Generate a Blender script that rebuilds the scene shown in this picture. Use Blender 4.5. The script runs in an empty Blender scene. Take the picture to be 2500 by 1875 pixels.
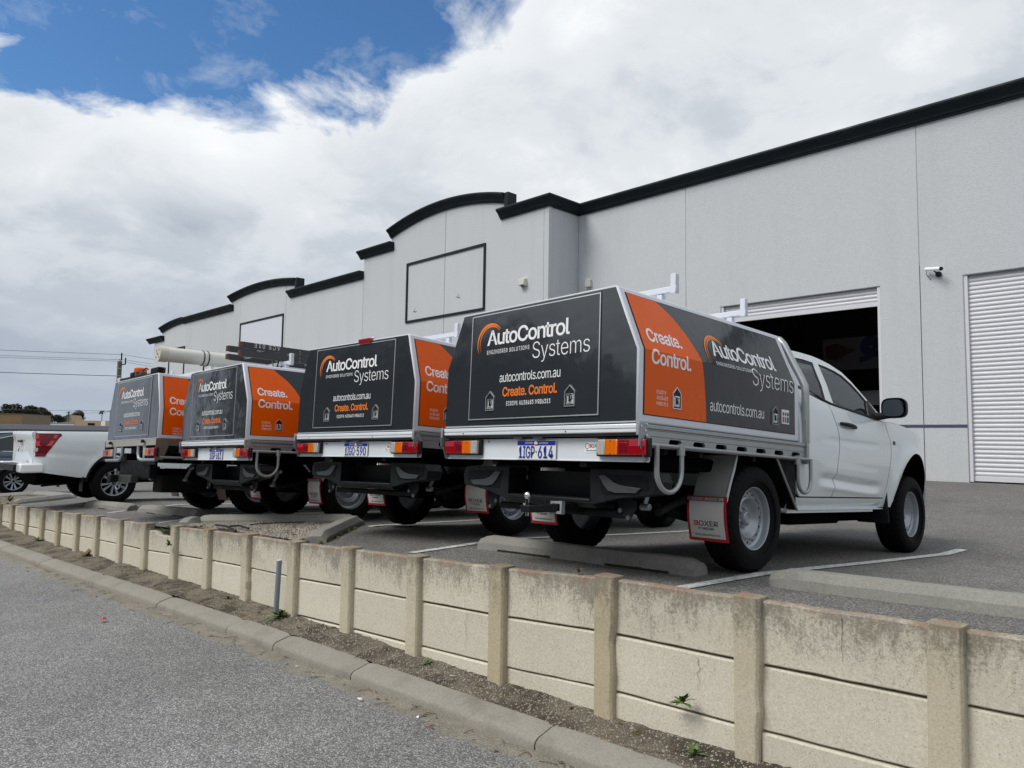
import bpy, bmesh, math, random, os
from mathutils import Vector, Matrix, Euler, noise
from mathutils.geometry import tessellate_polygon
R = math.radians
rnd = random.Random(7)
sc = bpy.context.scene
col = sc.collection
PI = math.pi

# ------------------------------------------------------------ camera, sky, sun, exposure
def cam_basis(yaw, pit, rol):
    fw = Vector((math.sin(yaw)*math.cos(pit), math.cos(yaw)*math.cos(pit), math.sin(pit)))
    rt = Vector((math.cos(yaw), -math.sin(yaw), 0)); up = rt.cross(fw)
    return rt*math.cos(rol)+up*math.sin(rol), -rt*math.sin(rol)+up*math.cos(rol), fw
rt_, up_, fw_ = cam_basis(-0.79352, 0.07623, 0.014546)
cd = bpy.data.cameras.new('camera'); cd.sensor_width = 36; cd.lens = 36*1801.3/2500
cd.clip_start = .05; cd.clip_end = 3000
cam = bpy.data.objects.new('camera', cd); col.objects.link(cam)
M3 = Matrix((rt_, up_, -fw_)).transposed(); cam.matrix_world = M3.to_4x4()
sc.camera = cam

SUN_EL, SUN_AZ = 50, 200      # azimuth clockwise from +Y; the sun stands behind the camera behind thin cloud
w = bpy.data.worlds.new('World'); sc.world = w; w.use_nodes = True
nt = w.node_tree; nt.nodes.clear()
def wn(t, **k):
    n = nt.nodes.new(t)
    for a, b in k.items(): setattr(n, a, b)
    return n
def wl(a, b): nt.links.new(a, b)
def wm(op, a, b=None, c=None, clamp=False):
    n = wn('ShaderNodeMath', operation=op); n.use_clamp = clamp
    for i, v in enumerate((a, b, c)):
        if v is None: continue
        if isinstance(v, (int, float)): n.inputs[i].default_value = v
        else: wl(v, n.inputs[i])
    return n.outputs[0]
def wramp(v, stops, interp='EASE'):
    n = wn('ShaderNodeValToRGB'); wl(v, n.inputs[0]); e = n.color_ramp.elements; n.color_ramp.interpolation = interp
    while len(e) < len(stops): e.new(.5)
    for el, (p, c) in zip(e, stops):
        el.position = p; el.color = (*c, 1) if isinstance(c, tuple) else (c, c, c, 1)
    return n.outputs[0]
tc = wn('ShaderNodeTexCoord'); sep = wn('ShaderNodeSeparateXYZ'); wl(tc.outputs['Generated'], sep.inputs[0])
zz = wm('MAXIMUM', sep.outputs[2], 0.0); den = wm('ADD', zz, .25)
px = wm('DIVIDE', sep.outputs[0], den); py = wm('DIVIDE', sep.outputs[1], den)
cmb = wn('ShaderNodeCombineXYZ'); wl(px, cmb.inputs[0]); wl(py, cmb.inputs[1])
def wnoise(scale, detail, rough=.55, dist=0., off=0.):
    n = wn('ShaderNodeTexNoise'); n.inputs['Scale'].default_value = scale; n.inputs['Detail'].default_value = detail
    n.inputs['Roughness'].default_value = rough; n.inputs['Distortion'].default_value = dist
    mp = wn('ShaderNodeMapping'); mp.inputs['Location'].default_value = (off, off*1.7, off*.3)
    wl(cmb.outputs[0], mp.inputs[0]); wl(mp.outputs[0], n.inputs['Vector']); return n.outputs[0]
n1 = wnoise(3.2, 9, .58, .35, 3.1); n2 = wnoise(2.0, 7, .55, .25, 8.4); n3 = wnoise(6.5, 8, .62, .3, 1.7); n4 = wnoise(1.1, 4, .5, .2, 5.2)
dx = wm('DIVIDE', wm('ADD', px, .99), .48); dy = wm('DIVIDE', wm('SUBTRACT', py, .36), .40)
dd = wm('SQRT', wm('ADD', wm('MULTIPLY', dx, dx), wm('MULTIPLY', dy, dy)))
edge = wm('ADD', dd, wm('MULTIPLY', wm('SUBTRACT', n1, .5), 1.7))
cover = wm('MULTIPLY', wm('SUBTRACT', edge, .86), 5.5, clamp=True)
wisp = wm('MULTIPLY', wm('SUBTRACT', n3, .53), 3.4, clamp=True)
cover = wm('MAXIMUM', cover, wm('MULTIPLY', wisp, .45))
shade = wm('ADD', wm('MULTIPLY', n2, .62), wm('ADD', wm('MULTIPLY', n1, .36), wm('MULTIPLY', n4, .16)))
shade = wm('SUBTRACT', shade, wm('MULTIPLY', wm('MULTIPLY', wm('SUBTRACT', -1.45, px), .8, clamp=True), .125))
ccol = wramp(shade, [(.38, (.40, .45, .52)), (.49, (.54, .585, .64)), (.58, (.70, .735, .77)), (.70, (.88, .895, .91))])
rim = wm('SUBTRACT', 1.0, wm('MULTIPLY', wm('SUBTRACT', edge, .8), 1.15), clamp=True)
mixr = wn('ShaderNodeMix', data_type='RGBA'); wl(wm('MULTIPLY', rim, .75), mixr.inputs[0]); wl(ccol, mixr.inputs[6]); mixr.inputs[7].default_value = (.90, .92, .94, 1)
hz = wm('SUBTRACT', 1.0, wm('MULTIPLY', zz, 3.4), clamp=True)
mixh = wn('ShaderNodeMix', data_type='RGBA'); wl(wm('MULTIPLY', hz, .95), mixh.inputs[0]); wl(mixr.outputs[2], mixh.inputs[6]); mixh.inputs[7].default_value = (.40, .455, .54, 1)
sky = wn('ShaderNodeTexSky', sky_type='NISHITA', sun_disc=False)
sky.sun_elevation = R(SUN_EL); sky.sun_rotation = R(SUN_AZ); sky.ozone_density = 4.0; sky.air_density = 1.0; sky.dust_density = .3
hs = wn('ShaderNodeHueSaturation'); hs.inputs['Saturation'].default_value = 1.18; wl(sky.outputs[0], hs.inputs['Color'])
b1 = wn('ShaderNodeBackground'); wl(hs.outputs[0], b1.inputs[0]); b1.inputs[1].default_value = .122
b2 = wn('ShaderNodeBackground'); wl(mixh.outputs[2], b2.inputs[0]); b2.inputs[1].default_value = 1.0
ms = wn('ShaderNodeMixShader'); wl(cover, ms.inputs[0]); wl(b1.outputs[0], ms.inputs[1]); wl(b2.outputs[0], ms.inputs[2])
wo = wn('ShaderNodeOutputWorld'); wl(ms.outputs[0], wo.inputs[0])
sd = bpy.data.lights.new('sun', 'SUN'); sd.energy = 2.3; sd.angle = R(26); sd.color = (1, .96, .9)
sun = bpy.data.objects.new('sun', sd); col.objects.link(sun)
a_, e_ = R(SUN_AZ), R(SUN_EL)
sdir = Vector((math.sin(a_)*math.cos(e_), math.cos(a_)*math.cos(e_), math.sin(e_)))
sun.rotation_euler = sdir.to_track_quat('Z', 'Y').to_euler()
vs = sc.view_settings; sc.display_settings.display_device = 'sRGB'
vs.view_transform = 'Standard'; vs.look = 'None'; vs.exposure = 0.12; vs.gamma = 1; vs.use_curve_mapping = False

# ------------------------------------------------------------ materials
class Mt:
    def __init__(s, name, color=(.5, .5, .5), rough=.5, metal=0., coat=0., spec=None):
        s.m = bpy.data.materials.new(name); s.m.use_nodes = True; s.t = s.m.node_tree
        s.b = s.t.nodes['Principled BSDF']; s.b.inputs['Base Color'].default_value = (*color, 1)
        s.b.inputs['Roughness'].default_value = rough; s.b.inputs['Metallic'].default_value = metal
        s.b.inputs['Coat Weight'].default_value = coat; s.b.inputs['Coat Roughness'].default_value = .03
        if spec is not None: s.b.inputs['Specular IOR Level'].default_value = spec
    def n(s, t, **k):
        x = s.t.nodes.new(t)
        for a, b in k.items(): setattr(x, a, b)
        return x
    def l(s, a, b): s.t.links.new(a, b)
    def math(s, op, a, b=None, clamp=False):
        n = s.n('ShaderNodeMath', operation=op); n.use_clamp = clamp
        for i, v in enumerate((a, b)):
            if v is None: continue
            if isinstance(v, (int, float)): n.inputs[i].default_value = v
            else: s.l(v, n.inputs[i])
        return n.outputs[0]
    def coord(s, kind='pos', scale=(1, 1, 1)):
        if kind == 'pos': o = s.n('ShaderNodeNewGeometry').outputs['Position']
        else: o = s.n('ShaderNodeTexCoord').outputs['Object']
        if scale != (1, 1, 1):
            mp = s.n('ShaderNodeMapping'); mp.inputs['Scale'].default_value = scale; s.l(o, mp.inputs[0]); o = mp.outputs[0]
        return o
    def noise(s, vec, scale, detail=4, rough=.55, dist=0):
        n = s.n('ShaderNodeTexNoise'); n.inputs['Scale'].default_value = scale; n.inputs['Detail'].default_value = detail
        n.inputs['Roughness'].default_value = rough; n.inputs['Distortion'].default_value = dist; s.l(vec, n.inputs['Vector']); return n.outputs[0]
    def voro(s, vec, scale, out='Distance'):
        n = s.n('ShaderNodeTexVoronoi'); n.inputs['Scale'].default_value = scale; s.l(vec, n.inputs['Vector']); return n.outputs[out]
    def ramp(s, v, stops, interp='LINEAR'):
        n = s.n('ShaderNodeValToRGB'); s.l(v, n.inputs[0]); e = n.color_ramp.elements; n.color_ramp.interpolation = interp
        while len(e) < len(stops): e.new(.5)
        for el, (p, c) in zip(e, stops):
            el.position = p; el.color = (*c, 1) if isinstance(c, tuple) else (c, c, c, 1)
        return n.outputs[0]
    def mix(s, f, a, b, mode='MIX'):
        n = s.n('ShaderNodeMix', data_type='RGBA', blend_type=mode)
        for i, v in ((0, f), (6, a), (7, b)):
            if isinstance(v, (int, float)): n.inputs[i].default_value = v
            elif isinstance(v, tuple): n.inputs[i].default_value = (*v, 1)
            else: s.l(v, n.inputs[i])
        return n.outputs[2]
    def base(s, c): s.l(c, s.b.inputs['Base Color']); return s
    def rough(s, c): s.l(c, s.b.inputs['Roughness']); return s
    def bump(s, h, strength=.3, dist=.005):
        n = s.n('ShaderNodeBump'); n.inputs['Strength'].default_value = strength; n.inputs['Distance'].default_value = dist
        s.l(h, n.inputs['Height']); s.l(n.outputs[0], s.b.inputs['Normal']); return s

STUFFN = {'bracket_bolt', 'rail_groove', 'lens_rib', 'lens_screw', 'clamp_bolt', 'rail_rivet', 'cap_bolt', 'rivet', 'panel_bolt', 'step_tread', 'tow_bolt', 'headboard_bar', 'tray_bearer', 'seats_and_dashboard', 'chassis', 'strap', 'insulator', 'cable_strap', 'latch_handle', 'door_gasket', 'joint_sealant', 'room_lining', 'leaf_springs', 'plate_lamp', 'flap_initial', 'sticker_initial'}
def M(name, color, rough=.5, metal=0., coat=0., var=.0, vs=8., dirt=0., bmp=0., bs=200., kind='obj', spec=None):
    m = Mt(name, color, rough, metal, coat, spec)
    c = m.coord(kind)
    if var or dirt:
        base = m.mix(m.noise(c, vs, 5), tuple(x*(1-var) for x in color), tuple(min(1, x*(1+var)) for x in color))
        if dirt: base = m.mix(m.math('MULTIPLY', m.math('SUBTRACT', m.noise(c, vs*2.3, 7, .65), .45, True), dirt*3, True), base, (.16, .13, .10))
        m.base(base)
        m.rough(m.ramp(m.noise(c, vs*1.7, 4), [(.3, max(.02, rough*.8)), (.7, min(1, rough*1.25))]))
    if bmp: m.bump(m.noise(c, bs, 3), bmp, .003)
    return m.m

WHITE = M('white_car_paint', (.77, .83, .865), .24, 0, 1.0)
PANEL = M('charcoal_gloss_panel', (.027, .031, .037), .13, 0, .60, var=.05, vs=2, spec=.5)
PANEL.node_tree.nodes['Principled BSDF'].inputs['Coat IOR'].default_value = 1.55
PANEL.node_tree.nodes['Principled BSDF'].inputs['Coat Roughness'].default_value = .06
def ripple(mat, strength):
    t = mat.node_tree; b = t.nodes['Principled BSDF']; c = t.nodes.new('ShaderNodeTexCoord'); n = t.nodes.new('ShaderNodeTexNoise')
    n.inputs['Scale'].default_value = 2.2; n.inputs['Detail'].default_value = 3; t.links.new(c.outputs['Object'], n.inputs['Vector'])
    u = t.nodes.new('ShaderNodeBump'); u.inputs['Strength'].default_value = strength; u.inputs['Distance'].default_value = .02
    t.links.new(n.outputs[0], u.inputs['Height']); t.links.new(u.outputs[0], b.inputs['Normal']); t.links.new(u.outputs[0], b.inputs['Coat Normal'])
ripple(PANEL, .35)
SIDEP = M('dark_side_vinyl', (.019, .023, .031), .12, 0, 0, var=.04, vs=2, spec=.42)
ripple(SIDEP, .3)
ORANGE = M('orange_vinyl', (.74, .105, .002), .30, 0, .0, var=.02, vs=2, spec=.18)
NAVY = M('dark_blue_vinyl', (.022, .032, .05), .15, 0, .3)
FRAME = M('white_powder_coat', (.62, .65, .72), .38, 0, .2, var=.02, vs=4, dirt=.02)
TRIM = M('polished_trim', (.75, .77, .8), .25, .7)
LETTER = M('white_vinyl_lettering', (.82, .84, .86), .35)
LETTERO = M('orange_lettering', (.80, .19, .02), .35)
LETTERD = M('navy_print', (.015, .018, .06), .5)
LETTERR = M('red_print', (.55, .02, .02), .5)
ALU = M('brushed_aluminium', (.37, .39, .40), .40, .7, var=.08, vs=6, bmp=.06, bs=300)
ALUW = M('white_aluminium', (.70, .75, .80), .36, .1, .1, var=.02, vs=5)
GALV = M('galvanised_steel', (.34, .37, .40), .5, .6, var=.2, vs=40)
REDB = M('bright_red_lens', (.50, .012, .018), .15, 0, .5)
STAIN = M('stainless_sheet', (.42, .43, .42), .45, .35, var=.1, vs=3, bmp=.05, bs=120)
BLACKP = M('black_plastic', (.007, .008, .010), .45, var=.1, vs=12, bmp=.08, bs=500, spec=.3)
GREYP = M('grey_plastic_trim', (.05, .057, .064), .5, var=.06, vs=9)
BLACK = M('black_chassis_paint', (.004, .005, .006), .6, var=.2, vs=10, spec=.2)
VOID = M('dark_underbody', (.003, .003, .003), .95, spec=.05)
CHROME = M('chrome', (.8, .82, .84), .08, 1.)
REDL = M('red_lens', (.26, .004, .010), .14, 0, .6)
REDD = M('dark_red_lens', (.15, .005, .012), .2, 0, .1, spec=.3)
AMBER = M('amber_lens', (.78, .17, .005), .15, 0, .5)
CLEARL = M('clear_lens', (.55, .54, .50), .12, .1, .6)
FLAPR = M('red_rubber_border', (.40, .010, .018), .5)
FLAPW = M('grey_white_flap', (.60, .60, .58), .55, var=.04, vs=8, dirt=.04)
PLATEW = M('number_plate_white', (.68, .70, .72), .4)
PLATEB = M('number_plate_blue', (.012, .03, .30), .35)
WOODB = M('weathered_bronze', (.16, .12, .10), .6, .2, var=.15, vs=12)
PVC = M('cream_pvc_pipe', (.62, .62, .56), .45, var=.05, vs=5, dirt=.06)
LADD = M('dark_fibreglass', (.035, .037, .04), .5, var=.15, vs=20)

def tyre_mat():
    m = Mt('tyre_rubber', (.010, .011, .012), .7, spec=.10); c = m.coord('obj')
    m.base(m.mix(m.noise(c, 9, 5), (.004, .0045, .005), (.009, .009, .010)))
    m.bump(m.noise(c, 60, 3), .3, .002); return m.m
TYRE = tyre_mat()
RIM = M('silver_rim_paint', (.36, .385, .42), .36, .5, var=.06, vs=14)
RIMD = M('dark_rim_face', (.10, .10, .105), .35, .7)
def glass(name, tint, dark=.0):
    m = Mt(name); t = m.t; t.nodes.remove(m.b)
    tr = m.n('ShaderNodeBsdfTransparent'); tr.inputs[0].default_value = (*tint, 1)
    gl = m.n('ShaderNodeBsdfGlossy'); gl.inputs['Roughness'].default_value = .02; gl.inputs[0].default_value = (.9, .95, 1, 1)
    df = m.n('ShaderNodeBsdfDiffuse'); df.inputs[0].default_value = (.05, .06, .06, 1)
    mx0 = m.n('ShaderNodeMixShader'); mx0.inputs[0].default_value = dark; m.l(tr.outputs[0], mx0.inputs[1]); m.l(df.outputs[0], mx0.inputs[2])
    fr = m.n('ShaderNodeFresnel'); fr.inputs[0].default_value = 1.55
    mx = m.n('ShaderNodeMixShader'); m.l(fr.outputs[0], mx.inputs[0]); m.l(mx0.outputs[0], mx.inputs[1]); m.l(gl.outputs[0], mx.inputs[2])
    m.l(mx.outputs[0], t.nodes['Material Output'].inputs[0]); return m.m
GLASS = glass('tinted_window_glass', (.58, .64, .62), .30)
GLASSD = glass('dark_window_glass', (.16, .17, .18), .4)
MIRROR = M('mirror_glass', (.20, .23, .25), .05, 1.)
AMBERD = M('amber_rib', (.42, .07, .002), .3)
CLEARD = M('clear_rib', (.24, .24, .22), .3)
REDP = M('pale_red_lens', (.36, .03, .055), .16)

# ------------------------------------------------------------ mesh builder
class MB:
    def __init__(s): s.v = []; s.f = []; s.mi = []; s.cur = 0
    def add(s, vs, fs):
        o = len(s.v); s.v += [tuple(p) for p in vs]
        for f in fs: s.f.append(tuple(i+o for i in f)); s.mi.append(s.cur)
        return s
    def box(s, x0, x1, y0, y1, z0, z1):
        return s.add([(x0, y0, z0), (x1, y0, z0), (x1, y1, z0), (x0, y1, z0), (x0, y0, z1), (x1, y0, z1), (x1, y1, z1), (x0, y1, z1)],
                     [(0, 3, 2, 1), (4, 5, 6, 7), (0, 1, 5, 4), (1, 2, 6, 5), (2, 3, 7, 6), (3, 0, 4, 7)])
    def hexa(s, p):
        return s.add(p, [(0, 3, 2, 1), (4, 5, 6, 7), (0, 1, 5, 4), (1, 2, 6, 5), (2, 3, 7, 6), (3, 0, 4, 7)])
    def prism(s, poly, ax, a0, a1):
        def P(u, v, a):
            return {'x': (a, u, v), 'y': (u, a, v), 'z': (u, v, a)}[ax]
        n = len(poly); A = sum(poly[i][0]*poly[(i+1) % n][1]-poly[(i+1) % n][0]*poly[i][1] for i in range(n))
        if A < 0: poly = poly[::-1]
        tris = tessellate_polygon([[Vector((u, v, 0)) for u, v in poly]])
        vs = [P(u, v, a0) for u, v in poly]+[P(u, v, a1) for u, v in poly]
        sg = -1 if ax == 'y' else 1
        if a1 < a0: sg = -sg
        fs = []
        if n <= 4: fs += [tuple(range(n))[::-1], tuple(range(n, 2*n))]
        else:
            for t in tris:
                a, b, c = t
                cr = (poly[b][0]-poly[a][0])*(poly[c][1]-poly[a][1])-(poly[b][1]-poly[a][1])*(poly[c][0]-poly[a][0])
                if cr < 0: a, c = c, a
                fs.append((c, b, a)); fs.append((a+n, b+n, c+n))
        for i in range(n): j = (i+1) % n; fs.append((i, j, j+n, i+n))
        if sg < 0: fs = [f[::-1] for f in fs]
        return s.add(vs, fs)
    def tube(s, pts, r, n=10, cap=True):
        pts = [Vector(p) for p in pts]; rs = r if isinstance(r, (list, tuple)) else [r]*len(pts)
        vs = []; fs = []; prev = None
        for i, p in enumerate(pts):
            d = (pts[min(i+1, len(pts)-1)]-pts[max(i-1, 0)]).normalized()
            if prev is None:
                u = d.orthogonal().normalized()
            else:
                u = (prev-d*prev.dot(d)).normalized()
            prev = u; w_ = d.cross(u)
            for k in range(n):
                a = 2*PI*k/n; vs.append(p+(u*math.cos(a)+w_*math.sin(a))*rs[i])
        for i in range(len(pts)-1):
            for k in range(n):
                a, b = i*n+k, i*n+(k+1) % n; fs.append((a, b, b+n, a+n))
        if cap: fs.append(tuple(range(n))[::-1]); fs.append(tuple(range((len(pts)-1)*n, len(pts)*n)))
        return s.add(vs, fs)
    def cyl(s, a, b, r, n=16): return s.tube([a, b], r, n)
    def lathe(s, prof, n=48, mod=None, close=False):   # axis x; prof list of (r, x)
        m = len(prof); vs = []; fs = []
        for k in range(n):
            a = 2*PI*k/n
            for j, (r, x) in enumerate(prof):
                rr = r+(mod(k, j) if mod else 0); vs.append((x, rr*math.cos(a), rr*math.sin(a)))
        for k in range(n):
            for j in range(m if close else m-1):
                a = k*m+j; b = k*m+(j+1) % m; c = ((k+1) % n)*m+(j+1) % m; d = ((k+1) % n)*m+j
                fs.append((a, b, c, d))
        return s.add(vs, fs)
    def grid(s, nu, nv, fn, flip=False):
        vs = [fn(i/nu, j/nv) for i in range(nu+1) for j in range(nv+1)]
        fs = [(i*(nv+1)+j, (i+1)*(nv+1)+j, (i+1)*(nv+1)+j+1, i*(nv+1)+j+1) for i in range(nu) for j in range(nv)]
        if flip: fs = [f[::-1] for f in fs]
        return s.add(vs, fs)
    def mesh(s, name, smooth=30):
        me = bpy.data.meshes.new(name); me.from_pydata(s.v, [], s.f)
        if any(s.mi): me.polygons.foreach_set('material_index', s.mi)
        me.validate(); me.update()
        if smooth:
            me.shade_smooth(); me.set_sharp_from_angle(angle=R(smooth))
        return me
    def obj(s, name, mat, parent=None, bevel=0, smooth=30, loc=None):
        return link(name, s.mesh(name, smooth), mat, parent, bevel, loc)
def link(name, me, mat, parent=None, bevel=0, loc=None, seg=2):
    mats = mat if isinstance(mat, (list, tuple)) else [mat]
    if not len(me.materials):
        for m in mats: me.materials.append(m)
    o = bpy.data.objects.new(name, me); col.objects.link(o)
    if parent: o.parent = parent
    if name in STUFFN: o['kind'] = 'stuff'
    if loc: o.location = loc
    if bevel:
        b = o.modifiers.new('bevel', 'BEVEL'); b.width = bevel; b.segments = seg; b.limit_method = 'ANGLE'; b.angle_limit = R(35); b.harden_normals = False
    return o
def tag(o, label=None, cat=None, group=None, kind=None):
    for k, v in (('label', label), ('category', cat), ('group', group), ('kind', kind)):
        if v: o[k] = v
    return o
def empty(name, loc=(0, 0, 0), rot=(0, 0, 0), **k):
    o = bpy.data.objects.new(name, None); col.objects.link(o); o.location = loc; o.rotation_euler = rot
    o.empty_display_size = .2; return tag(o, **k)
def holed(polys, fmap, thick_fn=None, t=0.0):
    """polys: outer + holes in 2D -> front face mapped by fmap(u,v,0) and back by fmap(u,v,t)"""
    b = MB(); flat = [p for pl in polys for p in pl]
    tris = tessellate_polygon([[Vector((u, v, 0)) for u, v in pl] for pl in polys])
    vs = [fmap(u, v, 0) for u, v in flat]; n = len(flat)
    def ori(a, b_, c): return (flat[b_][0]-flat[a][0])*(flat[c][1]-flat[a][1])-(flat[b_][1]-flat[a][1])*(flat[c][0]-flat[a][0])
    fs = [(a, b_, c) if ori(a, b_, c) > 0 else (c, b_, a) for a, b_, c in tris]
    if t:
        vs += [fmap(u, v, t) for u, v in flat]; fs += [(c+n, b_+n, a+n) for a, b_, c in list(fs)]
        o = 0
        for pl in polys:
            m = len(pl)
            for i in range(m): fs.append((o+i, o+(i+1) % m, n+o+(i+1) % m, n+o+i))
            o += m
    b.add(vs, fs); return b
def lerp(a, b, t): return a+(b-a)*t
def itp(x, tab):
    if x <= tab[0][0]: return tab[0][1]
    for (a, b), (c, d) in zip(tab, tab[1:]):
        if x <= c: return lerp(b, d, (x-a)/(c-a))
    return tab[-1][1]
def sitp(x, tab):   # smooth interpolation (cosine-free catmull)
    if x <= tab[0][0]: return tab[0][1]
    if x >= tab[-1][0]: return tab[-1][1]
    for i in range(len(tab)-1):
        if x <= tab[i+1][0]:
            x0, y0 = tab[i]; x1, y1 = tab[i+1]
            m0 = (y1-tab[i-1][1])/(x1-tab[i-1][0]) if i > 0 else (y1-y0)/(x1-x0)
            m1 = (tab[i+2][1]-y0)/(tab[i+2][0]-x0) if i+2 < len(tab) else (y1-y0)/(x1-x0)
            h = x1-x0; t = (x-x0)/h
            return (2*t**3-3*t*t+1)*y0+(t**3-2*t*t+t)*h*m0+(-2*t**3+3*t*t)*y1+(t**3-t*t)*h*m1
def sstep(a, b, x):
    t = min(1, max(0, (x-a)/(b-a))); return t*t*(3-2*t)

# ------------------------------------------------------------ lettering
_fonts = {}
def font():
    if 'f' not in _fonts:
        f = None
        try:
            p = os.path.join(bpy.utils.system_resource('DATAFILES', path='fonts'), 'Inter.woff2')
            if os.path.exists(p): f = bpy.data.fonts.load(p)
        except Exception: f = None
        _fonts['f'] = f
    return _fonts['f']
_tc = {}; _cap = []
def text2d(s, bold=0., space=1.):
    k = (s, bold, space)
    if k in _tc: return _tc[k]
    if not _cap: _cap.append(1.0); hv = text2d('H')[0]; _cap[0] = max(v[1] for v in hv); _tc.clear()
    c = bpy.data.curves.new('t', 'FONT'); c.body = s; c.size = 1; c.offset = bold; c.space_character = space; c.resolution_u = 5
    if font(): c.font = font()
    o = bpy.data.objects.new('t', c); col.objects.link(o)
    me = o.to_mesh()
    vs = [(v.co.x, v.co.y) for v in me.vertices]; fs = [tuple(p.vertices) for p in me.polygons]
    o.to_mesh_clear(); bpy.data.objects.remove(o); bpy.data.curves.remove(c)
    x0 = min(v[0] for v in vs); x1 = max(v[0] for v in vs)
    _tc[k] = ([((x-x0)/(x1-x0), y/_cap[0]) for x, y in vs], fs, (x1-x0)/_cap[0])
    return _tc[k]
def put_text(b, s, u0, u1, base, cap, fmap, bold=0., space=1., slope=0., clipfold=False):
    vs, fs, asp = text2d(s, bold, space)
    P = [(lerp(u0, u1, x), base+y*cap+slope*x) for x, y in vs]
    if clipfold:
        bm = bmesh.new(); bv = [bm.verts.new((p[0], p[1], 0)) for p in P]
        for f in fs:
            try: bm.faces.new([bv[i] for i in f])
            except ValueError: pass
        bmesh.ops.bisect_plane(bm, geom=bm.verts[:]+bm.edges[:]+bm.faces[:], plane_co=(0, 0, 0), plane_no=(0, 1, 0), dist=1e-6)
        bm.verts.index_update(); P = [(v.co.x, v.co.y) for v in bm.verts]; fs = [tuple(v.index for v in f.verts) for f in bm.faces]; bm.free()
    b.add([fmap(u, v) for u, v in P], fs)

def letter(name, s, mat, par, u0, u1, base, cap, fmap, bold=0., space=1., clipfold=False):
    b = MB(); put_text(b, s, u0, u1, base, cap, fmap, bold, space, clipfold=clipfold); return b.obj(name, mat, par, smooth=0)

# ------------------------------------------------------------ vehicle pieces
_cache = {}
def cpart(key, name, make, mat, parent, bevel=0, smooth=30, loc=None):
    """a part whose mesh is shared by every vehicle that has the same key"""
    if key not in _cache: _cache[key] = make().mesh(name, smooth)
    return link(name, _cache[key], mat, parent, bevel, loc)

def tyre_mb(r=.383, wd=.25, rr=.222):
    h = wd/2
    prof = [(rr, -h*.78), (rr+.012, -h*.86), (rr+.05, -h*.98), (r-.075, -h*1.04), (r-.04, -h*1.0), (r-.022, -h*.93), (r-.006, -h*.80), (r-.001, -h*.60), (r-.001, -h*.50), (r-.012, -h*.49), (r-.012, -h*.43), (r, -h*.42),
            (r, -h*.08), (r-.012, -h*.07), (r-.012, h*.0), (r, h*.01)]
    prof += [(r, h*.36), (r-.012, h*.37), (r-.012, h*.43), (r-.001, h*.44), (r-.001, h*.60), (r-.006, h*.80), (r-.022, h*.93), (r-.04, h*1.0), (r-.075, h*1.04), (r-.10, h*1.045), (r-.103, h*1.03), (r-.115, h*1.03), (r-.118, h*1.02), (rr+.05, h*.98), (rr+.012, h*.86), (rr, h*.78)]
    m = len(prof)
    def mod(k, j):
        sh = prof[j][0] > r-.03 and abs(prof[j][1]) > h*.45
        return -.009 if sh and k % 3 == 0 else 0
    return MB().lathe(prof, 120, mod)
def ring_holes(b, r0, r1, x, n, ha, hr, xh=-.012):
    """flat ring in the wheel plane with n oval holes"""
    rm = (r0+r1)/2; q = 12; vs = []; fs = []
    for k in range(n):
        o = len(vs); a0 = 2*PI*k/n; da = PI/n
        out = []
        for i in range(q):
            t = 2*PI*i/q; ct, st = math.cos(t), math.sin(t)
            mx = max(abs(ct), abs(st)); sa, sr = ct/mx, st/mx
            out.append((rm+sr*(r1-r0)/2, a0+sa*da)); 
        for (rr, aa) in out: vs.append((x, rr*math.cos(aa), rr*math.sin(aa)))
        for dd_ in (0, xh):
            for i in range(q):
                t = 2*PI*i/q; rr = rm+math.sin(t)*hr; aa = a0+math.cos(t)*ha/rm
                vs.append((x+dd_, rr*math.cos(aa), rr*math.sin(aa)))
        for i in range(q):
            j = (i+1) % q
            fs.append((o+i, o+j, o+q+j, o+q+i)); fs.append((o+q+i, o+q+j, o+2*q+j, o+2*q+i))
    b.add(vs, fs)
def steel_rim_mb():
    b = MB()
    b.lathe([(.0, -.03), (.204, -.03)], 32)
    # outer lip and barrel, then the dished disc with its ring of holes
    b.lathe([(.205, -.10), (.212, .02), (.214, .085), (.219, .098), (.236, .104), (.241, .100), (.240, .092), (.226, .088), (.222, .07), (.222, -.10)], 64)
    b.lathe([(.213, .055), (.204, .050), (.196, .044)], 64)
    ring_holes(b, .158, .196, .044, 16, .0135, .0105, -.02)
    b.lathe([(.158, .044), (.150, .052), (.144, .054), (.136, .046), (.120, .018), (.105, .004), (.085, -.002), (.070, .000), (.060, .004), (.0, .004)], 64)
    for k in range(6):
        a = 2*PI*k/6+.3; c, s_ = math.cos(a)*.068, math.sin(a)*.068
        b.tube([(.0, c, s_), (.022, c, s_), (.027, c, s_)], [.0115, .0115, .006], 6)
    return b
def hub_mb():
    return MB().lathe([(.050, .0), (.050, .032), (.044, .044), (.034, .048), (.031, .040), (.0, .040)], 24)
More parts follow.
